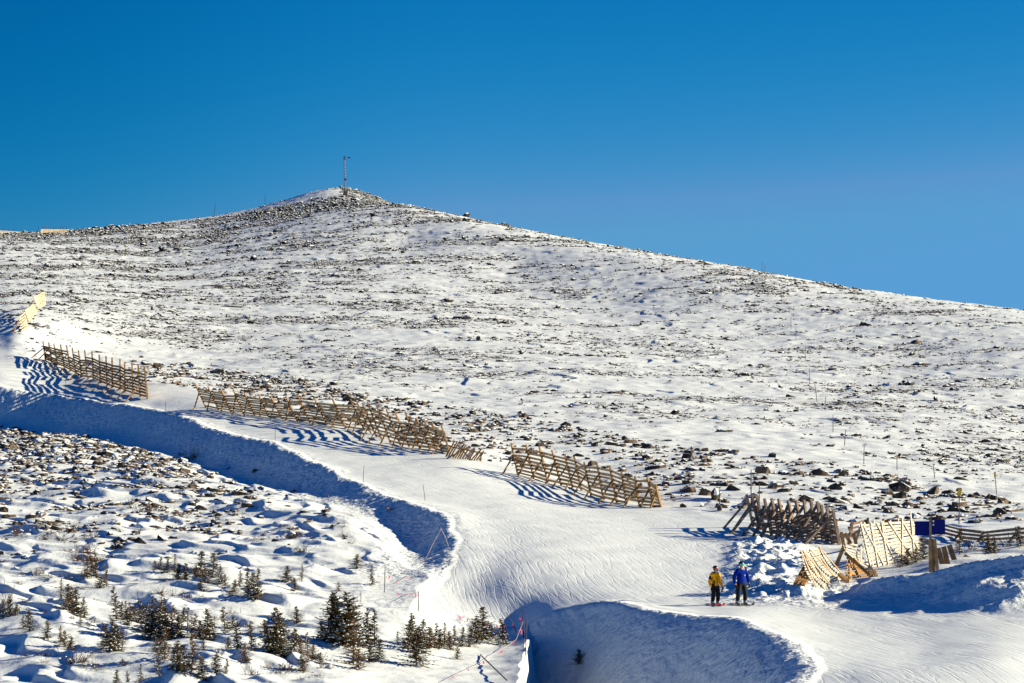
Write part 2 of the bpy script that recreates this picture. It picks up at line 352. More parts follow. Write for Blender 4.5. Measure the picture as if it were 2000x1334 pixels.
def rock_material(name, c1, c2):
    m = bpy.data.materials.new(name); m.use_nodes = True
    n = m.node_tree.nodes; l = m.node_tree.links; b = n['Principled BSDF']; b.inputs['Roughness'].default_value = 0.9; b.inputs['Specular IOR Level'].default_value = 0.15
    g = n.new('ShaderNodeNewGeometry'); tc = n.new('ShaderNodeTexCoord')
    nz = n.new('ShaderNodeTexNoise'); nz.inputs['Scale'].default_value = 1.3; nz.inputs['Detail'].default_value = 4; l.new(g.outputs['Position'], nz.inputs['Vector'])
    cr = n.new('ShaderNodeValToRGB'); cr.color_ramp.elements[0].position = 0.38; cr.color_ramp.elements[1].position = 0.64
    cr.color_ramp.elements[0].color = (*c1, 1); cr.color_ramp.elements[1].color = (*c2, 1); l.new(nz.outputs[0], cr.inputs[0])
    # snow lying on upward faces
    sx = n.new('ShaderNodeSeparateXYZ'); l.new(g.outputs['Normal'], sx.inputs[0])
    n2 = n.new('ShaderNodeTexNoise'); n2.inputs['Scale'].default_value = 3.0; l.new(g.outputs['Position'], n2.inputs['Vector'])
    ad = n.new('ShaderNodeMath'); ad.operation = 'MULTIPLY_ADD'; l.new(n2.outputs[0], ad.inputs[0]); ad.inputs[1].default_value = 0.5; l.new(sx.outputs[2], ad.inputs[2])
    mr = n.new('ShaderNodeMapRange'); l.new(ad.outputs[0], mr.inputs[0]); mr.inputs[1].default_value = 1.00; mr.inputs[2].default_value = 1.10
    mx = n.new('ShaderNodeMix'); mx.data_type = 'RGBA'; l.new(mr.outputs[0], mx.inputs[0]); l.new(cr.outputs[0], mx.inputs[6]); mx.inputs[7].default_value = (0.66, 0.735, 0.81, 1)
    l.new(mx.outputs[2], b.inputs['Base Color'])
    bp = n.new('ShaderNodeBump'); bp.inputs['Distance'].default_value = 0.15; l.new(n2.outputs[0], bp.inputs['Height']); l.new(bp.outputs[0], b.inputs['Normal'])
    return m

M = dict(
 hillrock=rock_material('hill_rock', (0.014, 0.014, 0.018), (0.075, 0.064, 0.06)),
 snow=snow_material(),
 cap=mat('snow_cap', (0.66, 0.735, 0.81), 0.6, 0.2, bump=0.05, scale=12),
 rock=rock_material('rock', (0.026, 0.023, 0.023), (0.14, 0.103, 0.08)),
 wood=mat('weathered_wood', (0.36, 0.205, 0.09), 0.85, 0.15, 0.45, 3.0),
 greywood=mat('grey_wood', (0.27, 0.19, 0.145), 0.85, 0.15, 0.45, 3.0),
 slat=mat('pale_slat', (0.58, 0.375, 0.19), 0.8, 0.15, 0.3, 3.0),
 cream=mat('cream_slat', (0.56, 0.44, 0.29), 0.8, 0.15, 0.22, 3.0), bleached=mat('bleached_slat', (0.60, 0.54, 0.46), 0.8, 0.15, 0.22, 3.0),
 pole=mat('dark_bamboo', (0.05, 0.042, 0.04), 0.7), tape=mat('pale_pole', (0.55, 0.50, 0.45), 0.6),
 yellow=mat('yellow_plate', (0.75, 0.45, 0.03), 0.5), pink=mat('pink_ribbon', (0.85, 0.05, 0.22), 0.6),
 rope=mat('rope', (0.42, 0.33, 0.33), 0.8),
 bluep=mat('blue_board', (0.003, 0.008, 0.14), 0.6, 0.1), sticker=mat('white_sticker', (0.8, 0.8, 0.8), 0.5),
 steel=mat('galvanised_steel', (0.10, 0.12, 0.16), 0.5, 0.5),
 bark=mat('bark', (0.10, 0.07, 0.05), 0.9, 0.1, 0.4, 10), needle=mat('spruce_needles', (0.15, 0.112, 0.050), 0.8, 0.15, 0.5, 3.0),
 dryneedle=mat('wind_burnt_needles', (0.24, 0.145, 0.065), 0.8, 0.15, 0.5, 3.0), twig=mat('bare_twigs', (0.10, 0.055, 0.040), 0.9, 0.1, 0.4, 4.0),
 jy=mat('yellow_jacket', (0.92, 0.40, 0.010), 0.7, 0.1, 0.06, 6), jb=mat('blue_jacket', (0.000, 0.018, 0.26), 0.75, 0.05, 0.2, 6),
 blackc=mat('black_cloth', (0.012, 0.011, 0.012), 0.8, 0.2, 0.3, 6), skin=mat('skin', (0.55, 0.32, 0.22), 0.6),
 helmet_d=mat('dark_helmet', (0.02, 0.016, 0.018), 0.3, 0.5), lens=mat('teal_lens', (0.05, 0.50, 0.40), 0.15, 0.6), lensr=mat('red_lens', (0.45, 0.05, 0.03), 0.2, 0.6),
 boot=mat('grey_boot', (0.30, 0.33, 0.38), 0.4, 0.4), redski=mat('red_ski', (0.55, 0.02, 0.02), 0.35, 0.5), blackski=mat('black_ski', (0.02, 0.02, 0.022), 0.35, 0.5),
 alu=mat('pole_shaft', (0.12, 0.12, 0.13), 0.4, 0.5), buckle=mat('white_trim', (0.75, 0.75, 0.75), 0.5),
)

# ------------------------------------------------------------------ mesh helpers
class MB:
    def __init__(s): s.v = []; s.f = []; s.mi = []
    def add(s, vs, fs, mi=0):
        o = len(s.v); s.v.extend([tuple(map(float, v)) for v in vs]); s.f.extend([tuple(i + o for i in f) for f in fs]); s.mi.extend([mi] * len(fs)); return s
    def beam(s, a, b, wd, th, side=None, mi=0):
        a = Vector(a); b = Vector(b); d = (b - a).normalized()
        sv = Vector(side) if side is not None else (Vector((0, 0, 1)) if abs(d.z) < 0.9 else Vector((1, 0, 0)))
        u = (sv - d * sv.dot(d)).normalized() * wd / 2; v = d.cross(u).normalized() * th / 2
        vs = [p + i * u + j * v for p in (a, b) for i, j in ((-1, -1), (1, -1), (1, 1), (-1, 1))]
        return s.add(vs, [(0, 3, 2, 1), (4, 5, 6, 7), (0, 1, 5, 4), (1, 2, 6, 5), (2, 3, 7, 6), (3, 0, 4, 7)], mi)
    def tube(s, pts, rad, n=6, mi=0):
        pts = [Vector(p) for p in pts]; rad = rad if hasattr(rad, '__len__') else [rad] * len(pts)
        vs = []; 
        for i, p in enumerate(pts):
            d = (pts[min(i + 1, len(pts) - 1)] - pts[max(i - 1, 0)]).normalized()
            u = d.cross(Vector((0, 1, 0.01)) if abs(d.y) < 0.9 else Vector((1, 0, 0))).normalized(); v = d.cross(u)
            for k in range(n):
                t = 2 * math.pi * k / n; vs.append(p + (u * math.cos(t) + v * math.sin(t)) * rad[i])
        fs = [(i*n + k, i*n + (k+1) % n, (i+1)*n + (k+1) % n, (i+1)*n + k) for i in range(len(pts) - 1) for k in range(n)]
        fs += [tuple(reversed(range(n))), tuple((len(pts) - 1) * n + k for k in range(n))]
        return s.add(vs, fs, mi)
    def quad(s, a, b, c, d, mi=0): return s.add([a, b, c, d], [(0, 1, 2, 3)], mi)
    def mesh(s, name, mats, smooth=False):
        me = bpy.data.meshes.new(name); me.from_pydata(s.v, [], s.f)
        for m in (mats if isinstance(mats, (list, tuple)) else [mats]): me.materials.append(m)
        me.polygons.foreach_set('material_index', s.mi)
        if smooth: me.polygons.foreach_set('use_smooth', [True] * len(s.f))
        me.update(); return me
    def build(s, name, mats, parent=None, smooth=False):
        return link(name, s.mesh(name, mats, smooth), parent)
def link(name, me, parent=None):
    o = bpy.data.objects.new(name, me); C.objects.link(o)
    if parent is not None: o.parent = parent
    return o
def tag(o, label=None, cat=None, group=None, kind=None):
    for k, v in (('label', label), ('category', cat), ('group', group), ('kind', kind)):
        if v: o[k] = v
    return o
def empty(name, loc, rz=0.0):
    o = bpy.data.objects.new(name, None); C.objects.link(o); o.location = loc; o.rotation_euler = (0, 0, rz); o.empty_display_size = 0.2; return o
def copy_tree(o, parent=None):
    c = o.copy(); C.objects.link(c)
    if parent is not None: c.parent = parent
    for ch in list(o.children): copy_tree(ch, c)
    return c

# ------------------------------------------------------------------ the ground as one fine height field, split into ground / ski_piste / hill
def build_terrain():
    bd = np.concatenate([np.linspace(-1.1, -0.215, 40)[:-1], np.linspace(-0.215, 0.215, 1500), np.linspace(0.215, 1.1, 40)[1:]])
    ys = np.concatenate([np.linspace(3, 80, 22)[:-1], np.exp(np.arange(math.log(80), math.log(320), 0.00115)), np.exp(np.arange(math.log(320), math.log(770), 0.0017)), np.exp(np.linspace(math.log(772), math.log(9000), 40))])
    b, y = np.meshgrid(bd, ys); x = b * y
    nr, nc = x.shape
    xf = x.ravel(); yf = y.ravel(); z = np.empty_like(xf); cls = np.empty(len(xf), np.int8)
    att = {k: np.zeros(len(xf), np.float32) for k in ('bare', 'lumps', 'groomed')}; flow = np.zeros((len(xf), 3), np.float32)
    CH = 400000
    for i in range(0, len(xf), CH):
        s = slice(i, i + CH); X = xf[s]; Y = yf[s]
        z[s] = height(X, Y)
        e, c, ca, pis = masks(X, Y)
        att['groomed'][s] = pis
        flow[s, 0] = c; flow[s, 1] = ca
        md = ML.get(X, Y, 'ad'); pd = PL.get(X, Y, 'ad')
        lm = sstep(0.4, 0.0, e) * sstep(-5.0, -3.0, e) * (Y < 330) * (1 - 0.7 * (EL.get(X, Y, 'arc') > PB1) * (EL.get(X, Y, 'arc') < P0)) + sstep(6, 3, md) * (Y < 135) * (X > 6) + sstep(2.5, 1.0, pd) * (Y < 165)
        att['lumps'][s] = np.clip(lm, 0, 1)
        hill = (1 - pis) * sstep(3.0, 9.0, e) * sstep(170, 235, Y)
        band = fbm(X / 26 + 0.3 * perlin(X / 9, Y / 9, 70), Y / 15, 71, 3)
        att['bare'][s] = np.clip(hill * (0.30 + 0.42 * band + 0.25 * sstep(560, 610, Y) * (X < -20)) * (1 - (Y > 628) * (X < -0.0605 * Y)), 0, 1)
        cls[s] = np.where((pis > 0.5), 1, np.where((e > 0) & (Y > 60) & ((Y > 150) | (X > 9)), 2, 0))
    co = np.stack([xf, yf, z], 1).astype(np.float32)
    idx = np.arange(nr * nc).reshape(nr, nc)
    q = np.stack([idx[:-1, :-1], idx[:-1, 1:], idx[1:, 1:], idx[1:, :-1]], -1).reshape(-1, 4)
    qc = cls[q[:, 0]]
    for k, nm in ((0, 'ground'), (1, 'ski_piste'), (2, 'hill')):
        f = q[qc == k]; used = np.zeros(len(xf), bool); used[f.ravel()] = True
        remap = np.cumsum(used) - 1; fv = remap[f].astype(np.int32); v = co[used]
        me = bpy.data.meshes.new(nm)
        me.vertices.add(len(v)); me.vertices.foreach_set('co', v.ravel())
        me.loops.add(fv.size); me.loops.foreach_set('vertex_index', fv.ravel())
        me.polygons.add(len(fv)); me.polygons.foreach_set('loop_start', np.arange(0, fv.size, 4, dtype=np.int32)); me.polygons.foreach_set('loop_total', np.full(len(fv), 4, np.int32))
        me.polygons.foreach_set('use_smooth', np.ones(len(fv), bool))
        for kk, arr in att.items(): me.attributes.new(kk, 'FLOAT', 'POINT').data.foreach_set('value', arr[used])
        me.attributes.new('flow', 'FLOAT_VECTOR', 'POINT').data.foreach_set('vector', flow[used].ravel())
        me.materials.append(M['snow']); me.update(calc_edges=True)
        o = link(nm, me); o['kind'] = 'structure'
build_terrain()

def project(x, y, z):
    yc = y * CP + z * SP; zc = -y * SP + z * CP
    return 1000 + F * x / yc, 667 - F * zc / yc

# ------------------------------------------------------------------ rocks
def rock_mesh(seed, n=15):
    r = random.Random(seed); bm = bmesh.new()
    for _ in range(n):
        v = Vector((r.gauss(0, 1), r.gauss(0, 1), r.gauss(0, 1))).normalized() * r.uniform(0.75, 1.1)
        bm.verts.new((v.x * 0.5, v.y * 0.42, v.z * 0.36))
    res = bmesh.ops.convex_hull(bm, input=bm.verts)
    bmesh.ops.delete(bm, geom=[v for v in bm.verts if not v.link_faces], context='VERTS')
    bmesh.ops.triangulate(bm, faces=bm.faces)
    me = bpy.data.meshes.new('boulder'); bm.to_mesh(me); bm.free(); me.materials.append(M['rock']); return me
RK = [rock_mesh(100 + i, 11 + i % 6) for i in range(10)]
RKS = [rock_mesh(200 + i, 8) for i in range(8)]

def scatter(n, ymin, ymax, dens, b0=-0.2, b1=0.2):
    y = np.sqrt(rng.uniform(ymin**2, ymax**2, n)); x = rng.uniform(b0, b1, n) * y
    k = rng.uniform(0, 1, n) < dens(x, y)
    return x[k], y[k]

FENCE_PY = [(-300, 690), (85, 702), (290, 778), (400, 792), (600, 818), (740, 855), (900, 885), (1000, 915), (1180, 965), (1290, 985), (1420, 1000), (1500, 1012), (1660, 1040), (1800, 1052), (2300, 1075)]
FIELD_PY = [(-300, 640), (250, 700), (330, 712), (560, 738), (760, 775), (1000, 812), (1200, 850), (1400, 880), (1600, 905), (1800, 945), (2000, 985), (2300, 1020)]
def fence_py(px): return np.interp(px, *zip(*FENCE_PY))
def field_py(px): return np.interp(px, *zip(*FIELD_PY))

def field_density(x, y):
    e, c, ca, pis = masks(x, y); z = height(x, y, False); px, py = project(x, y, z)
    lo = fence_py(px); hi = field_py(px)
    d = sstep(hi - 6, hi + 6, py) * (1 - sstep(lo - 8, lo + 2, py)) * (pis < 0.05) * (e > 0) * sstep(230, 330, px)
    n = fbm(x / 9, y / 8, 81, 2)
    return d * np.clip(0.42 + 0.5 * n + 0.25 * sstep(hi + 60, hi + 5, py) , 0.05, 1)
def hill_density(x, y):
    e, c, ca, pis = masks(x, y); z = height(x, y, False); px, py = project(x, y, z)
    up = field_py(px)
    d = (py < up + 14) * (pis < 0.02) * (e > 1)
    band = fbm(x / 26 + 0.3 * perlin(x / 9, y / 9, 70), y / 15, 71, 3)
    n = perlin(x / 6, y / 5, 83)
    top = sstep(520, 600, y) * (px < 900) * 0.5; d = d * (1 - 0.97 * (y > 632) * (px < 664))
    clear = 1 - 0.75 * sstep(60, 10, up - py)
    return d * clear * np.clip(0.13 + 0.12 * sstep(1300, 500, px) + 0.80 * band + 0.75 * n + 0.4 * perlin(x / 2.2, y / 2.2, 87) + top, 0.01, 1)
def basin_density(x, y):
    e = edge_d(x, y); z = height(x, y, False); px, py = project(x, y, z)
    n = fbm(x / 5, y / 5, 85, 2)
    d = (e < -5.5) * sstep(1130, 1040, py + 0.05 * px) * (py > 800)
    left = sstep(900, 300, px)
    top = sstep(990, 900, py)
    return d * np.clip(0.10 + 0.45 * n + 0.40 * top * left, 0.01, 1) * (0.35 + 0.65 * left)

def merged(name, meshes, x, y, size, flat=1.0, sink=0.25, mt='rock', dash=0.0):
    n = len(x); z = height(x, y); var = rng.integers(0, len(meshes), n); ang = rng.uniform(0, 6.283, n)
    if dash: ang = rng.normal(0, .22, n) + np.pi * rng.integers(0, 2, n)
    vs, fs, off = [], [], 0
    for k, me in enumerate(meshes):
        i = np.nonzero(var == k)[0]
        if not len(i): continue
        v = np.empty(len(me.vertices) * 3, np.float32); me.vertices.foreach_get('co', v); v = v.reshape(-1, 3)
        f = np.array([p.vertices[:] for p in me.polygons], np.int32)
        c, s = np.cos(ang[i])[:, None], np.sin(ang[i])[:, None]
        st = rng.uniform(0.75, 1.35, (len(i), 1)) * (1 + dash * rng.uniform(0, 1, (len(i), 1))); sc = size[i][:, None]
        X = (v[None, :, 0] * c - v[None, :, 1] * s) * sc * st + x[i][:, None]
        Y = (v[None, :, 0] * s + v[None, :, 1] * c) * sc / st + y[i][:, None]
        Z = v[None, :, 2] * sc * flat * rng.uniform(0.7, 1.5, (len(i), 1)) + (z[i] + size[i] * (0.36 * flat - sink) * 0.8)[:, None]
        vs.append(np.stack([X, Y, Z], -1).reshape(-1, 3))
        fs.append((f[None] + (off + np.arange(len(i)) * len(v))[:, None, None]).reshape(-1, 3)); off += len(i) * len(v)
    v = np.concatenate(vs).astype(np.float32); f = np.concatenate(fs).astype(np.int32)
    me = bpy.data.meshes.new(name)
    me.vertices.add(len(v)); me.vertices.foreach_set('co', v.ravel()); me.loops.add(f.size); me.loops.foreach_set('vertex_index', f.ravel())
    me.polygons.add(len(f)); me.polygons.foreach_set('loop_start', np.arange(0, f.size, 3, dtype=np.int32)); me.polygons.foreach_set('loop_total', np.full(len(f), 3, np.int32))
    me.materials.append(M[mt]); me.update(calc_edges=True)
    return link(name, me)

hx, hy = scatter(560000, 185, 720, hill_density, -0.27, 0.25)
hs = np.clip(rng.lognormal(-1.32, 0.50, len(hx)), 0.13, 1.9) * (0.8 + 0.5 * sstep(250, 600, hy))
tag(merged('hillside_rocks', RKS, hx, hy, hs, flat=0.85, mt='hillrock', dash=0.7), 'small dark rocks sprinkled in bands over the windblown snowy hillside', 'rocks', kind='stuff')
fx, fy = scatter(34000, 160, 330, field_density, -0.2, 0.24)
fs_ = np.clip(rng.lognormal(-0.84, 0.48, len(fx)), 0.22, 1.6)
bx, by = scatter(48000, 110, 260, basin_density, -0.25, 0.0)
bs = np.clip(rng.lognormal(-0.95, 0.45, len(bx)), 0.2, 1.2)
# the largest as individuals, the rest as one object
def split(x, y, s, n):
    o = np.argsort(-s / y); return (x[o[:n]], y[o[:n]], s[o[:n]]), (x[o[n:]], y[o[n:]], s[o[n:]])
FB, FR = split(fx, fy, fs_, 175); BB, BR = split(bx, by, bs, 95)
tag(merged('boulder_field', RK, *FR, flat=0.8, sink=0.29), 'dark angular rocks strewn above the line of snow fences', 'rocks', kind='stuff')
tag(merged('basin_rocks', RK, *BR, flat=0.75, sink=0.26), 'half buried rocks in the drifted snow below the road bank', 'rocks', kind='stuff')
print('rocks', len(hx), len(fx), len(bx))

def landmark(px):
    for lim, t in ((430, 'left of the longest fence'), (660, 'behind the upper longest fence'), (930, 'behind the lower longest fence'), (1080, 'behind the left middle fence'),
                   (1300, 'behind the right middle fence'), (1450, 'left of the dark fence'), (1680, 'behind the dark grey fence'), (1860, 'behind the blue board'), (9999, 'near the right edge')):
        if px < lim: return t
def place_rock(x, y, s, label, group, k, flat=0.85, mesh=None, sink=0.31):
    o = bpy.data.objects.new('boulder', mesh or RK[k % len(RK)]); C.objects.link(o)
    o.location = (x, y, zz(x, y) + s * (0.36 * flat - sink) * 0.8); r = random.Random(k * 7 + 1)
    o.rotation_euler = (r.uniform(-.2, .2), r.uniform(-.2, .2), r.uniform(0, 6.28)); o.scale = (s * r.uniform(.85, 1.3), s * r.uniform(.8, 1.1), s * flat * r.uniform(.8, 1.35))
    return tag(o, label, 'boulder', group)
def sizeword(s, lo, hi): return 'small' if s < lo else ('large' if s > hi else 'mid-sized')
for k, (x, y, s) in enumerate(zip(*FB)):
    px, py = project(x, y, zz(x, y)); f = (py - field_py(px)) / max(fence_py(px) - field_py(px), 1)
    where = 'high in the boulder field' if f < 0.33 else ('midway down the boulder field' if f < 0.66 else 'low in the boulder field')
    lab = f'{sizeword(s, 0.85, 1.15)} dark boulder {where} {landmark(px)}'
    place_rock(x, y, s, lab, f'boulders {where} {landmark(px)}', k)
for k, (x, y, s) in enumerate(zip(*BB)):
    px, py = project(x, y, zz(x, y))
    hz = 'near the left edge' if px < 200 else ('left of centre' if px < 450 else 'towards the piste bend')
    vz = 'just under the road bank' if py < 930 else ('in the middle of the basin' if py < 1020 else 'just above the spruces')
    place_rock(x, y, s, f'{sizeword(s, 0.6, 0.85)} brown rock in drifted snow {vz} {hz}', f'rocks {vz} {hz}', 500 + k)
for k, (px, py, s, fl, lab) in enumerate((
   (1397, 980, 1.1, 1.3, 'rounded brown boulder with a pole beside the end of the middle fence'), (1334, 990, .55, 1.2, 'pointed brown rock at the piste edge left of the brown boulder'),
   (1372, 988, .5, 1.1, 'low pointed rock just left of the pole by the brown boulder'), (1405, 996, .55, 1.6, 'sharp reddish rock at the foot of a pole on the piste edge'),
   (1402, 943, .6, 1.1, 'lone dark rock with a snow cap uphill of the brown boulder'), (1735, 963, 1.0, .9, 'large rounded boulder above the pale fence panel'), (1680, 955, 1.3, .6, 'long flat dark slab of rock above the dark grey fence'),
   (1862, 1000, .9, .9, 'dark boulder just left of the yellow marker pole'), (1905, 1022, 1.5, .5, 'long flat brown slab right of the yellow marker pole'), (1968, 998, .6, 1.1, 'dark upright rock near the right edge of the photo'), (1870, 1020, .7, .8, 'brown rock right behind the blue board'),
   (1528, 922, 1.0, .8, 'large dark boulder high above the dark grey fence'),
   (1690, 636, 1.7, .8, 'dark outcrop block high on the right of the hill'), (1750, 655, 1.5, .7, 'second dark outcrop block right of the highest one'), (1790, 670, 2.0, .7, 'reddish outcrop block at the right of the outcrop row'), (1680, 658, 1.4, .7, 'low dark outcrop block below the highest one'), (1297, 662, 1.6, .6, 'lone snow streaked boulder in the middle of the hillside'), (1020, 690, 1.5, .45, 'lone low boulder in the left middle of the hillside'),
   (505, 918, .95, .6, 'dark rock lying in the blue shade at the foot of the bank'), (450, 912, 1.3, .35, 'flat dark slab lying in the blue shade at the foot of the bank'), (537, 925, .7, .35, 'small flat rock in the shade right of the dark rock'),
   (75, 512, 2.0, .5, 'dark boulder near the left edge high on the hill'), (318, 1060, .8, .9, 'snow capped boulder on the drift above the spruces'), (190, 897, .8, .8, 'tan boulder standing up from the snow below the bank'))):
    p = at(px, py); place_rock(p.x, p.y, s, lab, None, 900 + k, fl)

# ------------------------------------------------------------------ snow fences
def hv(v): return Vector((v[0], v[1], 0))
def frame_fence(name, label, cat, foots, tops, n, matpost, matslat, rows, lean_sign=-1, brace=0.7, slat_lo=0.10, slat_hi=0.78, wd=0.11, skip=0.06, seed=1, group='snow fences along the piste', sw=0.13, jk=(0.58, 0.70)):
    """posts leaning over to the lee side, each held by a brace, with boards nailed across the windward side"""
    r = random.Random(seed)
    fp = np.array(foots, float); tp = np.array(tops, float)
    tf = np.linspace(0, 1, len(fp)); tt = np.linspace(0, 1, len(tp)); P = []
    for i in range(n):
        t = i / (n - 1); px = np.interp(t, tf, fp[:, 0]) + (r.uniform(-2.4, 2.4) if 0 < i < n - 1 else 0); py = np.interp(t, tf, fp[:, 1])
        qx = np.interp(t, tt, tp[:, 0]) + r.uniform(-1, 1); qy = np.interp(t, tt, tp[:, 1]) + r.uniform(-1.6, 1.6)
        P.append((at(px, py), (qx - px), (py - qy)))
    root = empty(name, P[0][0]); tag(root, label, cat, group)
    bo = root.location.copy()
    A = []; ML_ = sum(-q[1] * mpp(q[0].y) for q in P) / n
    for i, (f, dx, dy) in enumerate(P):
        a = P[max(i - 3, 0)][0]; b = P[min(i + 3, n - 1)][0]; d = hv(b - a).normalized(); nrm = Vector((-d.y, d.x, 0))      # uphill normal
        m = mpp(f.y); h = dy * m; L = max(-1.2, min(1.2, (0.25 * -dx * m + 0.75 * ML_) / max(nrm.x, 0.45)))
        f = f + Vector((0, 0, -0.12)); top = f + Vector((0, 0, h + 0.12)) - nrm * L
        A.append((f, top, nrm))
        MB().beam(f - bo, top - bo, wd * r.uniform(.85, 1.1), wd * 0.8, d).build('post', matpost, root)
        k = r.uniform(*jk); j = f.lerp(top, k) - d * wd; g = f - nrm * (brace * h * r.uniform(.85, 1.1)) - d * wd * 0.5
        g.z = zz(g.x, g.y) - 0.08
        MB().beam(j + (j - g).normalized() * 0.12 - bo, g - bo, wd * 0.9, wd * 0.7, d).build('brace', matpost, root)
    for i in range(n - 1):
        (f0, t0, n0), (f1, t1, n1) = A[i], A[i + 1]; mb = MB()
        for k in range(rows):
            if r.random() < skip: continue
            q = slat_lo + (slat_hi - slat_lo) * k / (rows - 1)
            a = f0.lerp(t0, q + r.uniform(-.015, .015)); b = f1.lerp(t1, q + r.uniform(-.015, .015)); e = (b - a).normalized() * 0.10
            off = (n0 + Vector((0, 0, 0.25))) * (wd * 0.5 + 0.018 + 0.004 * (i % 2))
            mb.beam(a - e + off - bo, b + e * 0.4 + off - bo, sw * r.uniform(.8, 1.15), 0.03, (t0 - f0).normalized())
        if mb.v: mb.build('slat_panel', matslat, root)
    return root

frame_fence('snow_fence', 'dark brown snow fence with tall leaning posts uphill of the long fence, left side', 'snow fence',
    [(89,704),(130,722),(162,737),(202,752),(243,766),(288,780)], [(82,667),(97,672),(118,674),(146,681),(184,690),(214,694),(245,702),(266,709),(278,716)], 17, M['wood'], M['wood'], 8, brace=0.75, seed=3, slat_hi=0.74, sw=0.17, wd=.14)
frame_fence('snow_fence', 'longest snow fence, a row of leaning lambda shaped frames along the piste', 'snow fence',
    [(403,796),(468,807),(540,816),(615,826),(714,842),(744,860),(792,872),(846,878),(880,887)], [(383,750),(412,755),(432,760),(465,758),(490,769),(512,772),(531,774),(549,774),(577,774),(606,778),(633,778),(652,780),(678,784),(699,787),(710,787),(730,790),(753,799),(763,802),(778,805),(813,815),(838,818),(867,828),(894,831)],
    23, M['wood'], M['slat'], 8, brace=0.62, seed=5, skip=0.10, sw=.17)
frame_fence('snow_fence', 'tan snow fence with open frames and long slats beside the middle of the piste', 'snow fence',
    [(1012,927),(1052,936),(1082,946),(1111,951),(1135,956),(1156,967),(1185,978),(1212,984),(1237,987),(1272,990),(1292,991)], [(1000,865),(1020,870),(1041,873),(1061,880),(1097,886),(1118,892),(1141,900),(1168,904),(1191,909),(1227,922),(1256,930),(1270,932),(1290,945)],
    13, M['wood'], M['slat'], 8, brace=0.6, seed=8, skip=0.05, slat_hi=0.84, sw=.15)
frame_fence('snow_fence', 'dark grey weathered snow fence with crossed heavy posts right of the piste', 'snow fence',
    [(1472,1030),(1501,1045),(1540,1048),(1581,1052),(1610,1057),(1640,1064)], [(1456,966),(1466,969),(1484,974),(1499,974),(1517,977),(1543,979),(1574,976),(1594,974),(1606,986),(1617,987),(1628,992)],
    14, M['greywood'], M['greywood'], 9, brace=0.95, jk=(0.72, 0.95), seed=12, wd=0.15, slat_hi=0.66, skip=0.12)
frame_fence('snow_fence', 'low grey rail fence behind the blue board, running to the right edge', 'snow fence',
    [(1660,1050),(1720,1046),(1790,1044),(1850,1052),(1930,1058),(2060,1064)], [(1652,1020),(1720,1018),(1790,1016),(1850,1028),(1925,1036),(2055,1030)],
    10, M['greywood'], M['greywood'], 4, brace=0.8, seed=14, wd=0.12, slat_hi=0.85)

def corner_panel(root, cs, rows, mslat, mbat, battens=(), seed=1, sw=0.62, curve=0.0):
    """cs = world corners TL, TR, BR, BL; boards run from the left edge to the right edge"""
    r = random.Random(seed); o = root.location
    TL, TR, BR, BL = [Vector(c) for c in cs]
    nrm = (TR - TL).cross(BL - TL).normalized()
    if nrm.y > 0: nrm = -nrm
    step = ((TL - BL).length + (TR - BR).length) / 2 / rows; mb = MB()
    bow = lambda v: nrm * (-curve * math.sin(math.pi * v))
    for k in range(rows):
        v = (k + 0.5) / rows
        a = BL.lerp(TL, v); b = BR.lerp(TR, v); d = (b - a).normalized(); mid = a.lerp(b, r.uniform(.4, .6)) + nrm * 0.0
        up = (TL - BL).normalized(); j = lambda: up * r.uniform(-.018, .018) + bow(v)
        mb.beam(a - d * r.uniform(0, .08) + j() - o, mid + d * .05 + j() - o, step * sw * r.uniform(.9, 1.1), .03, up)
        mb.beam(mid - d * .05 + nrm * 0.004 + j() - o, b + d * r.uniform(0, .08) + j() - o, step * sw * r.uniform(.9, 1.1), .03, up)
    mb.build('slat_panel', mslat, root)
    for (u0, v0, u1, v1, front) in battens:
        p = lambda u, v: BL.lerp(BR, u).lerp(TL.lerp(TR, u), v) + nrm * (0.05 if front else -0.06)
        MB().beam(p(u0, v0) - o, p(u1, v1) - o, .03, .075, nrm).build('batten', mbat, root)
    return nrm
def props(root, pairs, m, wd=.11):
    for a, b in pairs: MB().beam(Vector(a) - root.location, Vector(b) - root.location, wd, wd * .8, (1, 0, 0)).build('prop', m, root)
def P3(px, py, Y): return Vector(pt(px, py, Y))
def G(px, py):                                   # ground point
    return at(px, py)

# far left fence, lit, three stepped panels
b0 = G(46, 652); Y0 = b0.y
root = empty('snow_fence', b0); tag(root, 'pale sunlit snow fence of three stepped panels at the far left of the hill', 'snow fence', 'snow fences along the piste')
for k, (tl, tr, br, bl, ya, yb) in enumerate((((36,618),(48,609),(56,643),(43,655), 0, 8), ((48,606),(64,594),(73,607),(57,631), 9, 18), ((65,579),(87,569),(90,595),(74,604), 19, 30))):
    corner_panel(root, (P3(*tl, Y0 + ya + 1), P3(*tr, Y0 + yb + 1), P3(*br, Y0 + yb), P3(*bl, Y0 + ya)), 7, M['cream'], M['wood'], [(u, 0, u, 1.18, False) for u in (.03, .35, .68, .97)], 30 + k, .50)
    a = P3(tl[0], tl[1] + 8, Y0 + ya + 1); props(root, [(a, G(bl[0] - 18, bl[1] - 2)), (P3(tr[0], tr[1] + 8, Y0 + yb + 1), G(br[0] - 16, br[1] + 4))], M['wood'])
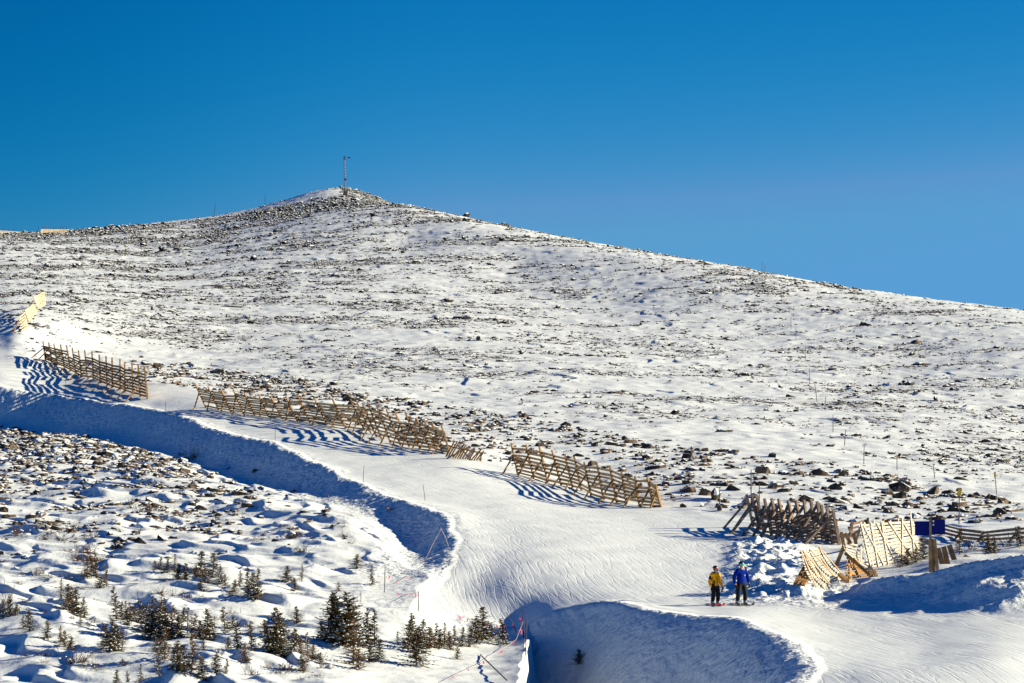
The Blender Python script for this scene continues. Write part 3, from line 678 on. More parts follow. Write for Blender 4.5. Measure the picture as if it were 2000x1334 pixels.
# skyline fences
def sky_fence(label, p0, p1, hpx, nposts, rows, seed):
    a = G(*p0); b = G(*p1); Y = (a.y + b.y) / 2; a = P3(p0[0], p0[1] + 3, Y); b = P3(p1[0], p1[1] + 3, Y + 4.5); h = hpx * mpp(Y)
    root = empty('snow_fence', a); tag(root, label, 'snow fence', 'snow fences on the skyline'); r = random.Random(seed)
    up = Vector((0, 0, h)); corner_panel(root, (a + up * .72, b + up * (.55 + .17 * (nposts > 6)), b + up * .1, a + up * .3), rows, M['cream'], M['greywood'], (), seed, .55)
    for i in range(nposts):
        f = a.lerp(b, i / (nposts - 1)) + Vector((r.uniform(-.2, .2), .25, -.3))
        MB().beam(f - root.location, f + Vector((-.45 + r.uniform(-.25, .25), 0.1, h * r.uniform(.95, 1.15) + .3)) - root.location, .14, .12, (1, 0, 0)).build('post', M['greywood'], root)
sky_fence('pale snow fence with upright posts on the skyline left of the summit', (80, 456), (133, 456), 16, 9, 4, 41)
sky_fence('broken low snow fence on the skyline at the very left edge', (-14, 453), (46, 455), 10, 6, 2, 42)

# collapsed heap at the end of the longest fence
h0 = G(915, 898); root = empty('collapsed_fence', h0); tag(root, 'collapsed heap of fence slats at the lower end of the longest fence', 'collapsed fence')
r = random.Random(4); Y = h0.y
for k in range(15):
    u = k / 14; a = P3(871 + 62 * u, 892 + 12 * u, Y - .5 + 0.1 * k % 1); b = P3(890 + 55 * u + r.uniform(-3, 3), 864 + 20 * u + r.uniform(-4, 3), Y + .5 + .2 * u)
    MB().beam(a - h0, b - h0, .13, .03, (1, 0, .3)).build('slat', M['bleached'] if k % 3 else M['slat'], root)
for a, b in (((878, 872), (944, 886)), ((893, 868), (925, 904)), ((940, 884), (938, 905)), ((872, 896), (918, 872))): MB().beam(P3(*a, Y - .3) - h0, P3(*b, Y - .35) - h0, .12, .1, (0, 1, 0)).build('post', M['wood'], root)

# pale lit panel, curved panel, dark collapsed frame, reclining panel right of the piste
g = G(1695, 1112); Y = g.y
root = empty('snow_fence', g); tag(root, 'tall bleached slat fence panel with diagonal battens left of the blue board', 'snow fence', 'snow fences along the piste')
corner_panel(root, (P3(1678, 1023, Y + 1.2), P3(1783, 1016, Y + 4.2), P3(1801, 1090, Y + 3.4), P3(1697, 1122, Y)), 13, M['bleached'], M['bleached'],
   [(.05, 0, .02, 1.02, 1), (.30, .02, .06, .96, 1), (.18, .0, .20, 1.02, 1), (.52, .02, .30, 1.0, 1), (.36, 0, .40, 1.02, 1), (.82, .06, .53, 1.0, 1), (.62, .02, .80, 1.06, 1), (.96, .25, .80, .95, 1), (.86, .1, .98, 1.22, 1), (.12, 0, .12, 1.03, 0), (.30, 0, .30, 1.04, 0), (.46, 0, .46, 1.04, 0), (.60, 0, .60, 1.04, 0), (.75, 0, .75, 1.08, 0)], 50, .62)
props(root, [(P3(1680, 1030, Y + 1.3), G(1668, 1075)), (P3(1740, 1026, Y + 3.2), P3(1735, 1085, Y + 5.0)), (P3(1781, 1024, Y + 4.3), P3(1775, 1080, Y + 6))], M['wood'])
g2 = G(1672, 1116)
root = empty('snow_fence', g2); tag(root, 'short sagging curved slat panel leaning on the left of the tall bleached panel', 'snow fence', 'snow fences along the piste')
corner_panel(root, (P3(1648, 1057, Y + .2), P3(1682, 1064, Y + .9), P3(1694, 1110, Y - .2), P3(1662, 1090, Y - .6)), 7, M['bleached'], M['bleached'], [(.62, .1, .95, .98, 1)], 51, .58, .12)
props(root, [(P3(1643, 1040, Y + .4), P3(1650, 1075, Y)), (P3(1650, 1042, Y + .5), P3(1662, 1062, Y + .3)), (P3(1667, 1042, Y + 1), P3(1672, 1062, Y + .8)), (P3(1648, 1068, Y), G(1632, 1108))], M['wood'], .15)
g3 = G(1668, 1136); Y3 = g3.y
root = empty('collapsed_fence', g3); tag(root, 'dark collapsed fence frame seen from behind, between the reclining panel and the curved one', 'collapsed fence')
corner_panel(root, (P3(1655, 1088, Y3 + .8), P3(1668, 1090, Y3 + 1.6), P3(1706, 1128, Y3 + 1.0), P3(1652, 1140, Y3 - .2)), 9, M['wood'], M['wood'], [(.1, 0, .2, 1.05, 1), (.5, 0, .4, 1.05, 1), (.9, 0, .8, 1.0, 1), (0, .3, 1, .5, 1), (0, .7, 1, .8, 1)], 52, .62)
props(root, [(P3(1640, 1152, Y3 - .8), P3(1660, 1128, Y3 - .2)), (P3(1650, 1080, Y3 + .8), P3(1700, 1124, Y3 + .6)), (P3(1706, 1134, Y3), P3(1698, 1112, Y3 + .5)), (P3(1714, 1130, Y3), P3(1706, 1114, Y3 + .5))], M['wood'], .13)
g4 = G(1600, 1151); Y4 = g4.y
root = empty('snow_fence', g4); tag(root, 'reclining pale slat panel propped on dark boards, nearest the piste', 'snow fence', 'snow fences along the piste')
corner_panel(root, (P3(1563, 1078, Y4 + 1.5), P3(1600, 1069, Y4 + 3.0), P3(1651, 1130, Y4 + 1.6), P3(1594, 1151, Y4)), 15, M['bleached'], M['cream'],
   [(.0, -.04, .02, 1.02, 1), (.22, -.1, .12, 1.02, 1), (.46, -.12, .14, 1.0, 1), (.74, -.05, .46, 1.0, 1), (.98, -.15, .97, 1.0, 1), (.42, -.1, .42, 1.04, 0), (.80, -.12, .80, 1.0, 0)], 53, .58, .10)
props(root, [(P3(1578, 1098, Y4 + 1.6), G(1553, 1142)), (P3(1582, 1106, Y4 + 1.7), G(1560, 1143)), (P3(1588, 1112, Y4 + 1.8), G(1568, 1144)), (P3(1640, 1122, Y4 + 1.5), P3(1655, 1136, Y4 + .6))], M['wood'], .17)
# loose planks right of the blue board
for k, (x0, y0, x1, y1, lab) in enumerate(((1843, 1105, 1832, 1071, 'leftmost of the three dark planks standing right of the blue board post'), (1853, 1102, 1843, 1068, 'middle one of the three dark planks standing right of the blue board post'), (1866, 1098, 1854, 1065, 'rightmost of the three dark planks standing right of the blue board post'),
      (1902, 1090, 1884, 1085, 'plank end poking out of the snow at the mound crest'))):
    q = G(x0, y0); a = Vector((0, 0, -.15)); b = P3(x1, y1, q.y + .5) - q
    tag(MB().beam(a, b, .24 if k < 3 else .14, .05, (1, -.3, 0)).build('plank', M['wood']), lab, 'plank').location = q

# ------------------------------------------------------------------ blue board on its post
q = G(1824, 1117); Yq = q.y
root = empty('sign_board', q); tag(root, 'two dark blue boards on a post lashed to a wooden stump, seen from behind', 'sign')
for x0, y0, x1, y1 in ((1787, 1018, 1815.5, 1046), (1818.5, 1014.5, 1846, 1044)):
    a = P3(x0, y1, Yq) - q; b = P3(x1, y0, Yq) - q; c = (a + b) / 2
    bm = MB(); bm.beam(Vector((c.x, .0, a.z)), Vector((c.x, .0, b.z)), b.x - a.x, .025, (1, 0, 0)); brd = bm.build('board', M['bluep'], root)
MB().beam(P3(1817, 1058, Yq) - q + Vector((0, -.06, 0)), P3(1816.5, 1013, Yq) - q + Vector((0, -.06, 0)), .10, .08, (1, 0, 0)).build('post', M['greywood'], root)
for px, py in ((1823, 1018), (1823, 1025)):
    a = P3(px, py, Yq) - q + Vector((0, -.016, 0)); MB().beam(a - Vector((0, 0, .035)), a + Vector((0, 0, .035)), .07, .006, (1, 0, 0)).build('bolt_plate', M['sticker'], brd)
for k, (t, f, m) in enumerate((((1815.5, 1054), (1817, 1122), 'wood'), ((1820, 1052), (1823, 1124), 'greywood'), ((1824, 1053), (1831, 1118), 'wood'))):
    MB().beam(P3(*t, Yq) - q + Vector((0, -.14 + .07 * (k % 2), 0)), P3(*f, Yq) - q + Vector((0, -.16 + .07 * (k % 2), -.2)), .15, .10, (1, 0, 0)).build('stump_plank', M[m], root)
MB().beam(P3(1813, 1071, Yq) - q + Vector((0, -.2, 0)), P3(1829, 1070, Yq) - q + Vector((0, -.2, 0)), .06, .05, (0, 0, 1)).build('lashing', M['greywood'], root)

# ------------------------------------------------------------------ marker poles
def pole(label, bx, by, tx, ty, rad=0.022, m='pole', group=None, name='marker_pole', plate=None):
    f = G(bx, by); t = P3(tx, ty, f.y)
    if plate:
        root = empty(name, f); tag(root, label, 'marker pole', group)
        MB().tube([Vector((0, 0, -.2)), (t - f)], rad, 6).build('pole', M[m], root)
        w_, h_ = plate; c = t - f
        MB().beam(c - Vector((0, .04, h_)), c + Vector((0, -.04, .02)), w_, .02, (1, 0, 0)).build('plate', M['yellow'], root)
        return root
    o = MB().tube([Vector((0, 0, -.2)), (t - f) * .5, (t - f)], [rad, rad, rad * .8], 6).build(name, M[m]); o.location = f
    return tag(o, label, 'marker pole', group)
ORD = ['first', 'second', 'third', 'fourth', 'fifth', 'sixth', 'seventh', 'eighth', 'ninth', 'tenth', 'eleventh', 'twelfth', 'thirteenth', 'fourteenth', 'fifteenth', 'sixteenth', 'seventeenth', 'eighteenth', 'nineteenth', 'twentieth']
HP = [(1488,549,1489,512),(1494,552,1494,517),(1512,576,1512,550),(1526,592,1526,563),(1545,646,1545,618),(1555,665,1554,640),(1573,707,1573,678),(1581,748,1581,720),(1596,785,1592,752),(1611,803,1613,773),(1627,844,1627,810),(1649,871,1652,838),(1687,906,1688,870)]
for i, p in enumerate(HP):
    pole(f'thin marker pole on the open hill, {ORD[i]} one down from the ridge', *p, rad=.028, group='marker poles up the hillside')
pole('marker pole with a small yellow tip left of the two right-hand poles', 1752, 921, 1752, 889, .026, group='marker poles up the hillside', plate=(.1, .25))
pole('slightly leaning dark pole between the two yellow tipped poles', 1826, 937, 1823, 907, .026, group='marker poles up the hillside')
pole('marker pole with a yellow tip nearest the right edge of the photo', 1947, 968, 1943, 922, .026, group='marker poles up the hillside', plate=(.12, .35))
pole('tall dark pole carrying a yellow plate above the rail fence', 1873, 1029, 1874, 955, .03, plate=(.16, .36))
pole('tall dark pole standing behind the left end of the dark grey fence', 1467, 992, 1467, 917, .035)
pole('shorter dark pole right of the tall one behind the dark grey fence', 1483, 998, 1483, 944, .03)
pole('dark pole standing at the sharp reddish rock by the piste', 1405, 994, 1406, 950, .028)
for p, lab in (((128,773,128,733), 'faint thin pole at the piste edge far left below the upper fence'), ((322,812,324,783), 'faint thin pole at the bank crest below the gap between fences'), ((537,867,538,832), 'thin pole at the bank crest below the longest fence'), ((709,944,711,909), 'thin pole at the bank crest in the middle of the bank'),
              ((831,978,826,946), 'leaning thin pole at the bank crest just before the bend')):
    pole(lab, *p, rad=.016, group='thin poles on the bank crest')
pole('leaning pole crossing another, running down the bank at the bend', 826, 1096, 862, 1032, .02, 'rope')
pole('short leaning pole at the top of the crossed pair on the bank', 878, 1066, 860, 1030, .02, 'rope')
pole('thin pole in the smooth snow right of the lone small spruce', 751, 1157, 752, 1108, .018, 'twig')
pole('thin pole at the corner where the bank meets the piste', 818, 1194, 817, 1154, .02)
pole('pole with pink ribbon at the left end of the shaded pit', 1022, 1246, 1022, 1187, .022, 'twig')
pole('darker pole standing in the shade just right of the ribbon pole', 1027, 1286, 1028, 1211, .024)
pole('leaning pole left of the pole with pink ribbon', 1013, 1234, 988, 1196, .018)
def lying(label, a, b, rad, m, lift=.0):
    p = G(*a); q_ = G(*b); o = MB().tube([Vector((0, 0, .04)), q_ - p + Vector((0, 0, .04 + lift))], rad, 6).build('fallen_pole', M[m]); o.location = p; return tag(o, label, 'fallen pole')
lying('long dark pole fallen across the track at the bottom', (938, 1281), (990, 1336), .025, 'pole', .1)
lying('pale pole lying on the shaded face of the pit', (1473, 1278), (1495, 1317), .022, 'tape')
pole('tiny marker post on the skyline nearest the summit', 518, 397, 518, 380, .07, group='posts on the summit flank')
pole('tiny pale topped post on the skyline below the other one', 418, 418, 421, 397, .07, group='posts on the summit flank')

# pink ribbons on a sagging line
def ribbon_line(label, pts_px, n, seed):
    r = random.Random(seed); base = G(*pts_px[0][:2]); root = empty('flag_line', base); tag(root, label, 'flag line', 'pink flag lines')
    W = []
    for px, py, up in pts_px: g_ = G(px, py); W.append(g_ + Vector((0, 0, up)) - base)
    MB().tube(W, .008, 4).build('line', M['rope'], root)
    for k in range(n):
        t = (k + .5) / n * (len(W) - 1); i = min(int(t), len(W) - 2); p = W[i].lerp(W[i + 1], t - i); mb = MB()
        ln = r.uniform(.10, .20); sw_ = Vector((r.uniform(-.12, .05), r.uniform(-.1, .1), -ln)); wv = Vector((.032, .015, 0))
        mb.add([p - wv, p + wv, p + wv * .8 + sw_ * .5 + Vector((.04, 0, 0)), p - wv * .8 + sw_ * .5 + Vector((.04, 0, 0)), p + wv + sw_, p - wv + sw_], [(0, 1, 2, 3), (3, 2, 4, 5)]).build('ribbon', M['pink'], root)
ribbon_line('sagging pink ribbon line from the ribbon pole over the spruce clump', [(1022, 1246, 1.0), (1000, 1238, .35), (975, 1226, .1), (945, 1222, .15), (915, 1214, .1), (888, 1212, .25)], 8, 1)
ribbon_line('pink ribbon line lying down the edge of the bottom track', [(1022, 1246, .7), (1008, 1254, .1), (982, 1274, .1), (940, 1298, .1), (905, 1316, .1), (868, 1333, .1)], 6, 2)
ribbon_line('pink ribbon line from the pole in smooth snow to the bend corner', [(752, 1157, .9), (775, 1140, .05), (805, 1124, .05)], 3, 3)
ribbon_line('short pink ribbon line lying at the bend corner', [(770, 1162, .05), (795, 1163, .05), (818, 1180, .5)], 3, 4)

# ------------------------------------------------------------------ summit mast
q = G(675, 386); root = empty('mast', q); tag(root, 'slender lattice mast with small instruments on the summit', 'mast')
H = 78 * mpp(q.y); wl = .32; lat = MB()
cn = [Vector((math.cos(a) * wl, math.sin(a) * wl, 0)) for a in (.4, 2.5, 4.6)]
for c in cn: lat.tube([c - Vector((0, 0, .5)), c * .8 + Vector((-.25, 0, H))], .032, 5)
for k in range(14):
    z0, z1 = H * k / 14, H * (k + 1) / 14
    for i in range(3):
        a = cn[i] * (1 - .2 * k / 14) + Vector((-.25 * k / 14, 0, z0)); b = cn[(i + 1) % 3] * (1 - .2 * (k + 1) / 14) + Vector((-.25 * (k + 1) / 14, 0, z1)); lat.tube([a, b], .025, 4)
lat.build('lattice', M['steel'], root)
MB().beam((-.25, 0, H * .93), (-.25, 0, H * 1.03), .35, .35).build('instrument_box', M['steel'], root)
MB().tube([(-.25, 0, H * 1.0), (.35, 0, H * 1.01), (.62, 0, H * 1.01)], [.04, .05, .04], 6).beam((.45, 0, H * .99), (1.05, 0, H * 1.0), .28, .06, (0, 0, 1)).build('wind_vane', M['steel'], root)
MB().tube([(-.6, 0, H * 1.0), (-.25, 0, H * 1.0)], .04, 5).build('sensor_arm', M['steel'], root)
MB().beam((0, -.1, H * .42), (0, -.1, H * .47), .5, .4).build('relay_box', M['steel'], root)
MB().beam((-.1, 0, -.2), (.0, 0, H * .16), 1.0, .8).build('base_housing', M['greywood'], root)

# ------------------------------------------------------------------ spruces and shrubs
def make_spruce(seed, width=.34, flag=0.0, dense=1.0, dry=False, snow=.5, base=.02):
    """unit-height spruce: trunk, crown of needle blades, snow lumps on the boughs"""
    r = random.Random(seed); root = empty('spruce', (0, 0, -50))
    bend = r.uniform(-.04, .04); axis = lambda t: Vector((bend * t * t + flag * .05 * t, .01 * math.sin(9 * t), t))
    MB().tube([axis(0) - Vector((0, 0, .12)), axis(0), axis(.5), axis(1)], [.022, .02, .012, .004], 6).build('trunk', M['bark'], root)
    cr = MB(); sn = MB()
    n = int(88 * dense)
    for i in range(n):
        t = base + (.97 - base) * ((i + r.random()) / n) ** 1.1
        az = r.uniform(0, 2 * math.pi); ln = width * (1 - t) ** .75 * r.uniform(.35, 1.25) * (1 + .35 * math.sin(seed * 3.1 + 2 * az + 9 * t)) + .025
        if flag: ln *= 1 - flag * .75 * max(0, math.cos(az))       # wind-cut on the right side
        if t < .3: ln *= r.uniform(.7, 1.2)
        d = Vector((math.cos(az), math.sin(az), r.uniform(-.15, .35) + .5 * t)); d.normalize()
        p = axis(t); side = Vector((-d.y, d.x, 0)).normalized(); m = max(2, int(ln / .026)); q = p
        for j in range(1, m + 1):
            u = j / m; c = p + d * ln * u + Vector((0, 0, -.22 * ln * u * u + .25 * ln * max(0, u - .7)))
            tl = r.uniform(.034, .06) * (1.15 - .5 * u) * (1 + width)
            for s in (-1, 1):
                o = (side * s * r.uniform(.7, 1) + d * r.uniform(.35, .9) + Vector((0, 0, r.uniform(-.25, .45)))).normalized() * tl
                wv = (o.cross(Vector((r.uniform(-.4, .4), r.uniform(-.4, .4), 1)))).normalized() * r.uniform(.013, .022)
                cr.add([c - wv * .6, c + wv * .6, c + o * .6 + wv, c + o, c + o * .6 - wv], [(0, 1, 2, 3, 4)])
            wv = side * .007
            cr.quad(q - wv, q + wv, c + wv, c - wv); q = c
        if r.random() < snow * (1.1 - .75 * t) and ln > .05:
            c = p + d * ln * r.uniform(.45, .85) + Vector((0, 0, .012)); a = r.uniform(.022, .052) * (1.2 - .6 * t); b = a * r.uniform(.6, 1.0)
            vs = []
            for (x, y, z) in ((1, 0, 0), (.5, .8, .1), (-.5, .8, 0), (-1, 0, .1), (-.5, -.8, 0), (.5, -.8, .1)): vs.append(c + (d * x * a + side * y * b) * r.uniform(.75, 1.2) + Vector((0, 0, z * a)))
            vs += [c + Vector((0, 0, a * .55)), c - Vector((0, 0, a * .25))]
            sn.add(vs, [(k, (k + 1) % 6, 6) for k in range(6)] + [((k + 1) % 6, k, 7) for k in range(6)])
    cr.build('crown', M['dryneedle' if dry else 'needle'], root)
    if sn.v: sn.build('snow_cover', M['cap'], root, True)
    return root
def make_shrub(seed, leafy=.4, mm='twig'):
    r = random.Random(seed); root = empty('shrub', (0, 0, -50)); tw = MB(); lf = MB()
    for i in range(26):
        az = r.uniform(0, 6.28); e = r.uniform(.25, 1.2); p = Vector((r.gauss(0, .16), r.gauss(0, .12), -.05)); d = Vector((math.cos(az) * math.cos(e), math.sin(az) * math.cos(e), math.sin(e))); L = r.uniform(.35, .95)
        a = p; pts = [a]
        for k in range(3):
            a = a + (d + Vector((r.gauss(0, .25), r.gauss(0, .25), r.gauss(0, .12)))) * L / 3; pts.append(a)
        tw.tube(pts, [.012, .009, .007, .004], 4)
        for k in range(9):
            t = r.uniform(.25, 1) * 2.99; b = pts[int(t)].lerp(pts[int(t) + 1], t % 1); o = Vector((r.gauss(0, 1), r.gauss(0, 1), r.gauss(.3, .7))).normalized() * r.uniform(.05, .16); wv = o.cross(Vector((.3, .2, 1))).normalized() * .008
            (lf if r.random() < leafy else tw).add([b - wv, b + wv, b + o * .6 + wv * 1.4, b + o, b + o * .6 - wv * 1.4], [(0, 1, 2, 3, 4)])
    tw.build('stems', M['twig'], root); lf.build('foliage', M[mm], root)
    sn = MB()
    for k in range(5):
        c = Vector((r.gauss(0, .3), r.gauss(0, .25), r.uniform(.08, .3))); a = r.uniform(.06, .12)
        vs = [c + Vector((math.cos(q) * a * r.uniform(.7, 1.2), math.sin(q) * a * r.uniform(.6, 1), 0)) for q in np.linspace(0, 6.28, 7)[:-1]] + [c + Vector((0, 0, a * .5)), c - Vector((0, 0, a * .3))]
        sn.add(vs, [(j, (j + 1) % 6, 6) for j in range(6)] + [((j + 1) % 6, j, 7) for j in range(6)])
    sn.build('snow_cover', M['cap'], root, True)
    return root
KIND = {}
SPEC = dict(
 full=[dict(seed=1, width=.44, snow=.9, dense=1.35), dict(seed=2, width=.40, snow=.8, dense=1.3), dict(seed=3, width=.48, snow=.95, dense=1.4)],
 slim=[dict(seed=4, width=.27, snow=.45, dense=1.1), dict(seed=5, width=.28, snow=.4, dense=1.1, dry=True), dict(seed=6, width=.22, snow=.3, dense=1.0, dry=True)],
 flag=[dict(seed=7, width=.36, flag=.9, snow=.55, dense=1.0), dict(seed=8, width=.34, flag=.85, snow=.4, dense=.9, dry=True)],
 low=[dict(seed=9, width=.60, snow=1.0, dense=1.2), dict(seed=10, width=.66, snow=.9, dense=1.2), dict(seed=11, width=.56, snow=.6, dense=1.1, dry=True)],
 thin=[dict(seed=12, width=.12, snow=.1, dense=.6, dry=True, base=.15)])
used = set(); allspruce = []
def spruce(px, py, h, kind, label, group=None, k=0):
    key = (kind, k % len(SPEC[kind]))
    if key not in KIND: KIND[key] = make_spruce(**SPEC[kind][key[1]])
    o = KIND[key] if key not in used else copy_tree(KIND[key])
    used.add(key); p = G(px, py); s = h * mpp(p.y) * 1.12
    o.location = p; wr = {'full': 1.0}.get(kind, 1.0) * random.uniform(.9, 1.15)
    o.scale = (s * wr, s * wr, s); o.rotation_euler = (random.uniform(-.06, .06), random.uniform(-.08, .04), random.uniform(-.5, .5) if kind == 'flag' else random.uniform(0, 6.28))
    if 'group' in o: del o['group']
    tag(o, label, 'spruce', group); allspruce.append(o)
KW = dict(full='snowy spruce', slim='narrow spruce', flag='one-sided spruce', low='bushy spruce', thin='bare thin spruce')
CLUMPS = [
 ('the tall clump near bottom centre', 'tall spruce clump', [(628,1262,34,'low'),(645,1264,85,'full'),(660,1267,90,'full'),(676,1270,95,'full'),(668,1258,50,'low'),(692,1266,76,'full'),(717,1262,66,'slim'),(732,1264,66,'flag'),(722,1290,32,'low'),(740,1288,36,'full')]),
 ('the olive pair below the tall clump', 'olive spruces', [(690,1298,76,'slim'),(701,1312,36,'low')]),
 ('the row on the bottom berm', 'berm spruces', [(776,1258,22,'slim'),(796,1266,48,'full'),(806,1262,58,'full'),(813,1300,60,'full'),(818,1275,46,'low'),(826,1262,46,'full'),(838,1268,38,'low'),(848,1262,40,'slim'),(858,1268,34,'low'),(868,1262,42,'slim'),(878,1268,32,'low'),(886,1262,36,'slim'),(893,1288,22,'low'),(902,1262,34,'full'),(918,1262,36,'full'),(930,1256,46,'full'),(944,1250,58,'full'),(957,1250,28,'low'),(969,1242,20,'thin'),(983,1258,46,'full')]),
 ('the dense thicket at lower left', 'dense thicket', [(228,1210,62,'slim'),(238,1216,36,'full'),(246,1202,34,'slim'),(255,1204,34,'slim'),(262,1222,32,'low'),(272,1226,42,'full'),(285,1240,52,'full'),(294,1246,50,'full'),(301,1238,58,'slim'),(310,1246,62,'full'),(318,1232,62,'slim'),(326,1248,58,'full'),(334,1248,62,'slim'),(344,1250,56,'flag'),(352,1250,44,'full'),(248,1230,30,'low')]),
 ('the thin row beside the thicket', 'thinner row', [(358,1218,26,'low'),(366,1247,48,'thin'),(374,1250,52,'thin'),(381,1250,46,'slim'),(390,1256,34,'low'),(403,1256,56,'full'),(410,1252,34,'low'),(420,1242,32,'thin'),(440,1244,50,'slim'),(455,1224,20,'low')]),
 ('the snowy bush row mid slope', 'bush row', [(302,1118,18,'low'),(312,1128,26,'full'),(328,1132,24,'low'),(341,1124,34,'slim'),(348,1142,32,'low'),(364,1140,30,'low'),(380,1146,30,'low'),(390,1142,46,'full'),(400,1152,30,'low'),(416,1148,44,'full'),(430,1152,32,'full'),(391,1164,22,'low'),(440,1156,22,'low')]),
 ('the group beside the bush row', 'group beside the bush row', [(458,1166,22,'low'),(468,1158,30,'slim'),(485,1184,52,'flag'),(495,1186,46,'full'),(503,1188,56,'flag'),(510,1184,30,'thin')]),
 ('the trio on clean snow', 'small trio', [(560,1140,28,'low'),(589,1142,30,'flag'),(575,1158,24,'low')]),
 ('the big bushy stand', 'big bushy stand', [(516,1246,30,'low'),(526,1298,46,'low'),(536,1297,82,'full'),(546,1290,60,'full'),(550,1302,34,'low'),(580,1222,30,'low')]),
 ('the group left of the bushy stand', 'pair left of bushy stand', [(446,1286,26,'low'),(464,1292,52,'full'),(480,1310,34,'low'),(491,1292,56,'slim')]),
 ('the pointed cluster at lower left', 'pointed cluster', [(206,1272,44,'full'),(214,1278,40,'full'),(222,1283,58,'full'),(231,1280,42,'full'),(239,1274,38,'slim')]),
 ('the trio under the thicket', 'pair under thicket', [(304,1286,28,'low'),(313,1292,26,'low'),(322,1298,56,'slim')]),
 ('the row cut by the bottom edge', 'bottom edge row', [(228,1336,28,'full'),(250,1340,26,'slim'),(275,1330,32,'flag'),(310,1334,44,'slim'),(338,1338,40,'full'),(348,1342,54,'full'),(360,1336,44,'full'),(374,1336,64,'slim'),(390,1338,40,'slim'),(398,1340,42,'full'),(422,1336,38,'full'),(441,1336,30,'slim'),(395,1292,25,'full')]),
 ('the scattered lower left few', 'lower left few', [(45,1242,24,'slim'),(57,1246,36,'full'),(92,1258,32,'full'),(118,1256,30,'slim'),(127,1262,28,'low'),(138,1266,24,'low'),(157,1236,20,'slim'),(5,1222,40,'full'),(20,1222,36,'full'),(30,1226,22,'low')]),
 ('the dark mass near the left edge', 'left mass', [(120,1174,36,'slim'),(130,1200,30,'low'),(140,1212,42,'low'),(150,1218,48,'full'),(162,1214,36,'full'),(134,1186,28,'low')]),
 ('the leaning group above the thicket', 'leaning pair', [(170,1138,50,'flag'),(178,1136,40,'slim'),(188,1136,48,'flag'),(208,1150,40,'flag'),(196,1154,22,'low')]),
 ('the brown group beside the bushy stand', 'brown group', [(574,1300,40,'low'),(586,1296,30,'low'),(600,1292,44,'slim'),(612,1302,26,'low'),(590,1318,30,'low'),(625,1305,20,'low')]),
]
for ci, (where, grp, lst) in enumerate(CLUMPS):
    lst = sorted(lst)
    for i, (px, py, h, kind) in enumerate(lst):
        n = len(lst); od = 'leftmost' if i == 0 else ('rightmost' if i == n - 1 else f'{ORD[i]} from left')
        hm = max(q[2] for q in lst)
        lab = f'{KW[kind]}, {od} in {where}' if h < hm else f'{KW[kind]}, tallest and {od} in {where}'
        spruce(px, py, h, kind, lab, 'spruces of ' + where, ci + i)
for i, (px, py, h, kind, lab) in enumerate(((697,1112,26,'low','bushy little spruce just above the clean snow near the bend'), (727,1143,34,'slim','lone small upright spruce on clean snow near the thin pole'), (662,1153,16,'low','tiny tuft of spruce on clean snow left of the lone upright one'), (690,1181,16,'thin','left one of two tiny saplings above the tall clump'), (705,1181,20,'thin','right one of two tiny saplings above the tall clump'),
     (470,1201,10,'thin','tiny sapling alone in the snow below the wind cut group'), (1131,1298,26,'low','dark spruce tip poking from the blue shade of the pit'), (240,1302,10,'low','tiny spruce tuft in the shade below the pointed cluster'), (100,1292,10,'slim','tiny sapling by itself in the lower left corner'),
     (1874,1078,44,'slim','spruce growing right of the loose planks by the blue board'), (1930,1082,34,'low','bushy dark spruce on the mound at the right edge'), (1942,1080,30,'full','small spruce just right of the bushy one at the right edge'), (1992,1072,36,'full','dark spruce cut by the right edge of the photo'),
     (1772,1104,30,'low','bare little spruce in front of the tall bleached panel'), (1805,1092,40,'full','dark spruce between the bleached panel and the sign post'), (1790,1100,26,'low','low scrub spruce right of the bleached panel foot'))):
    spruce(px, py, h, kind, lab, None, i)

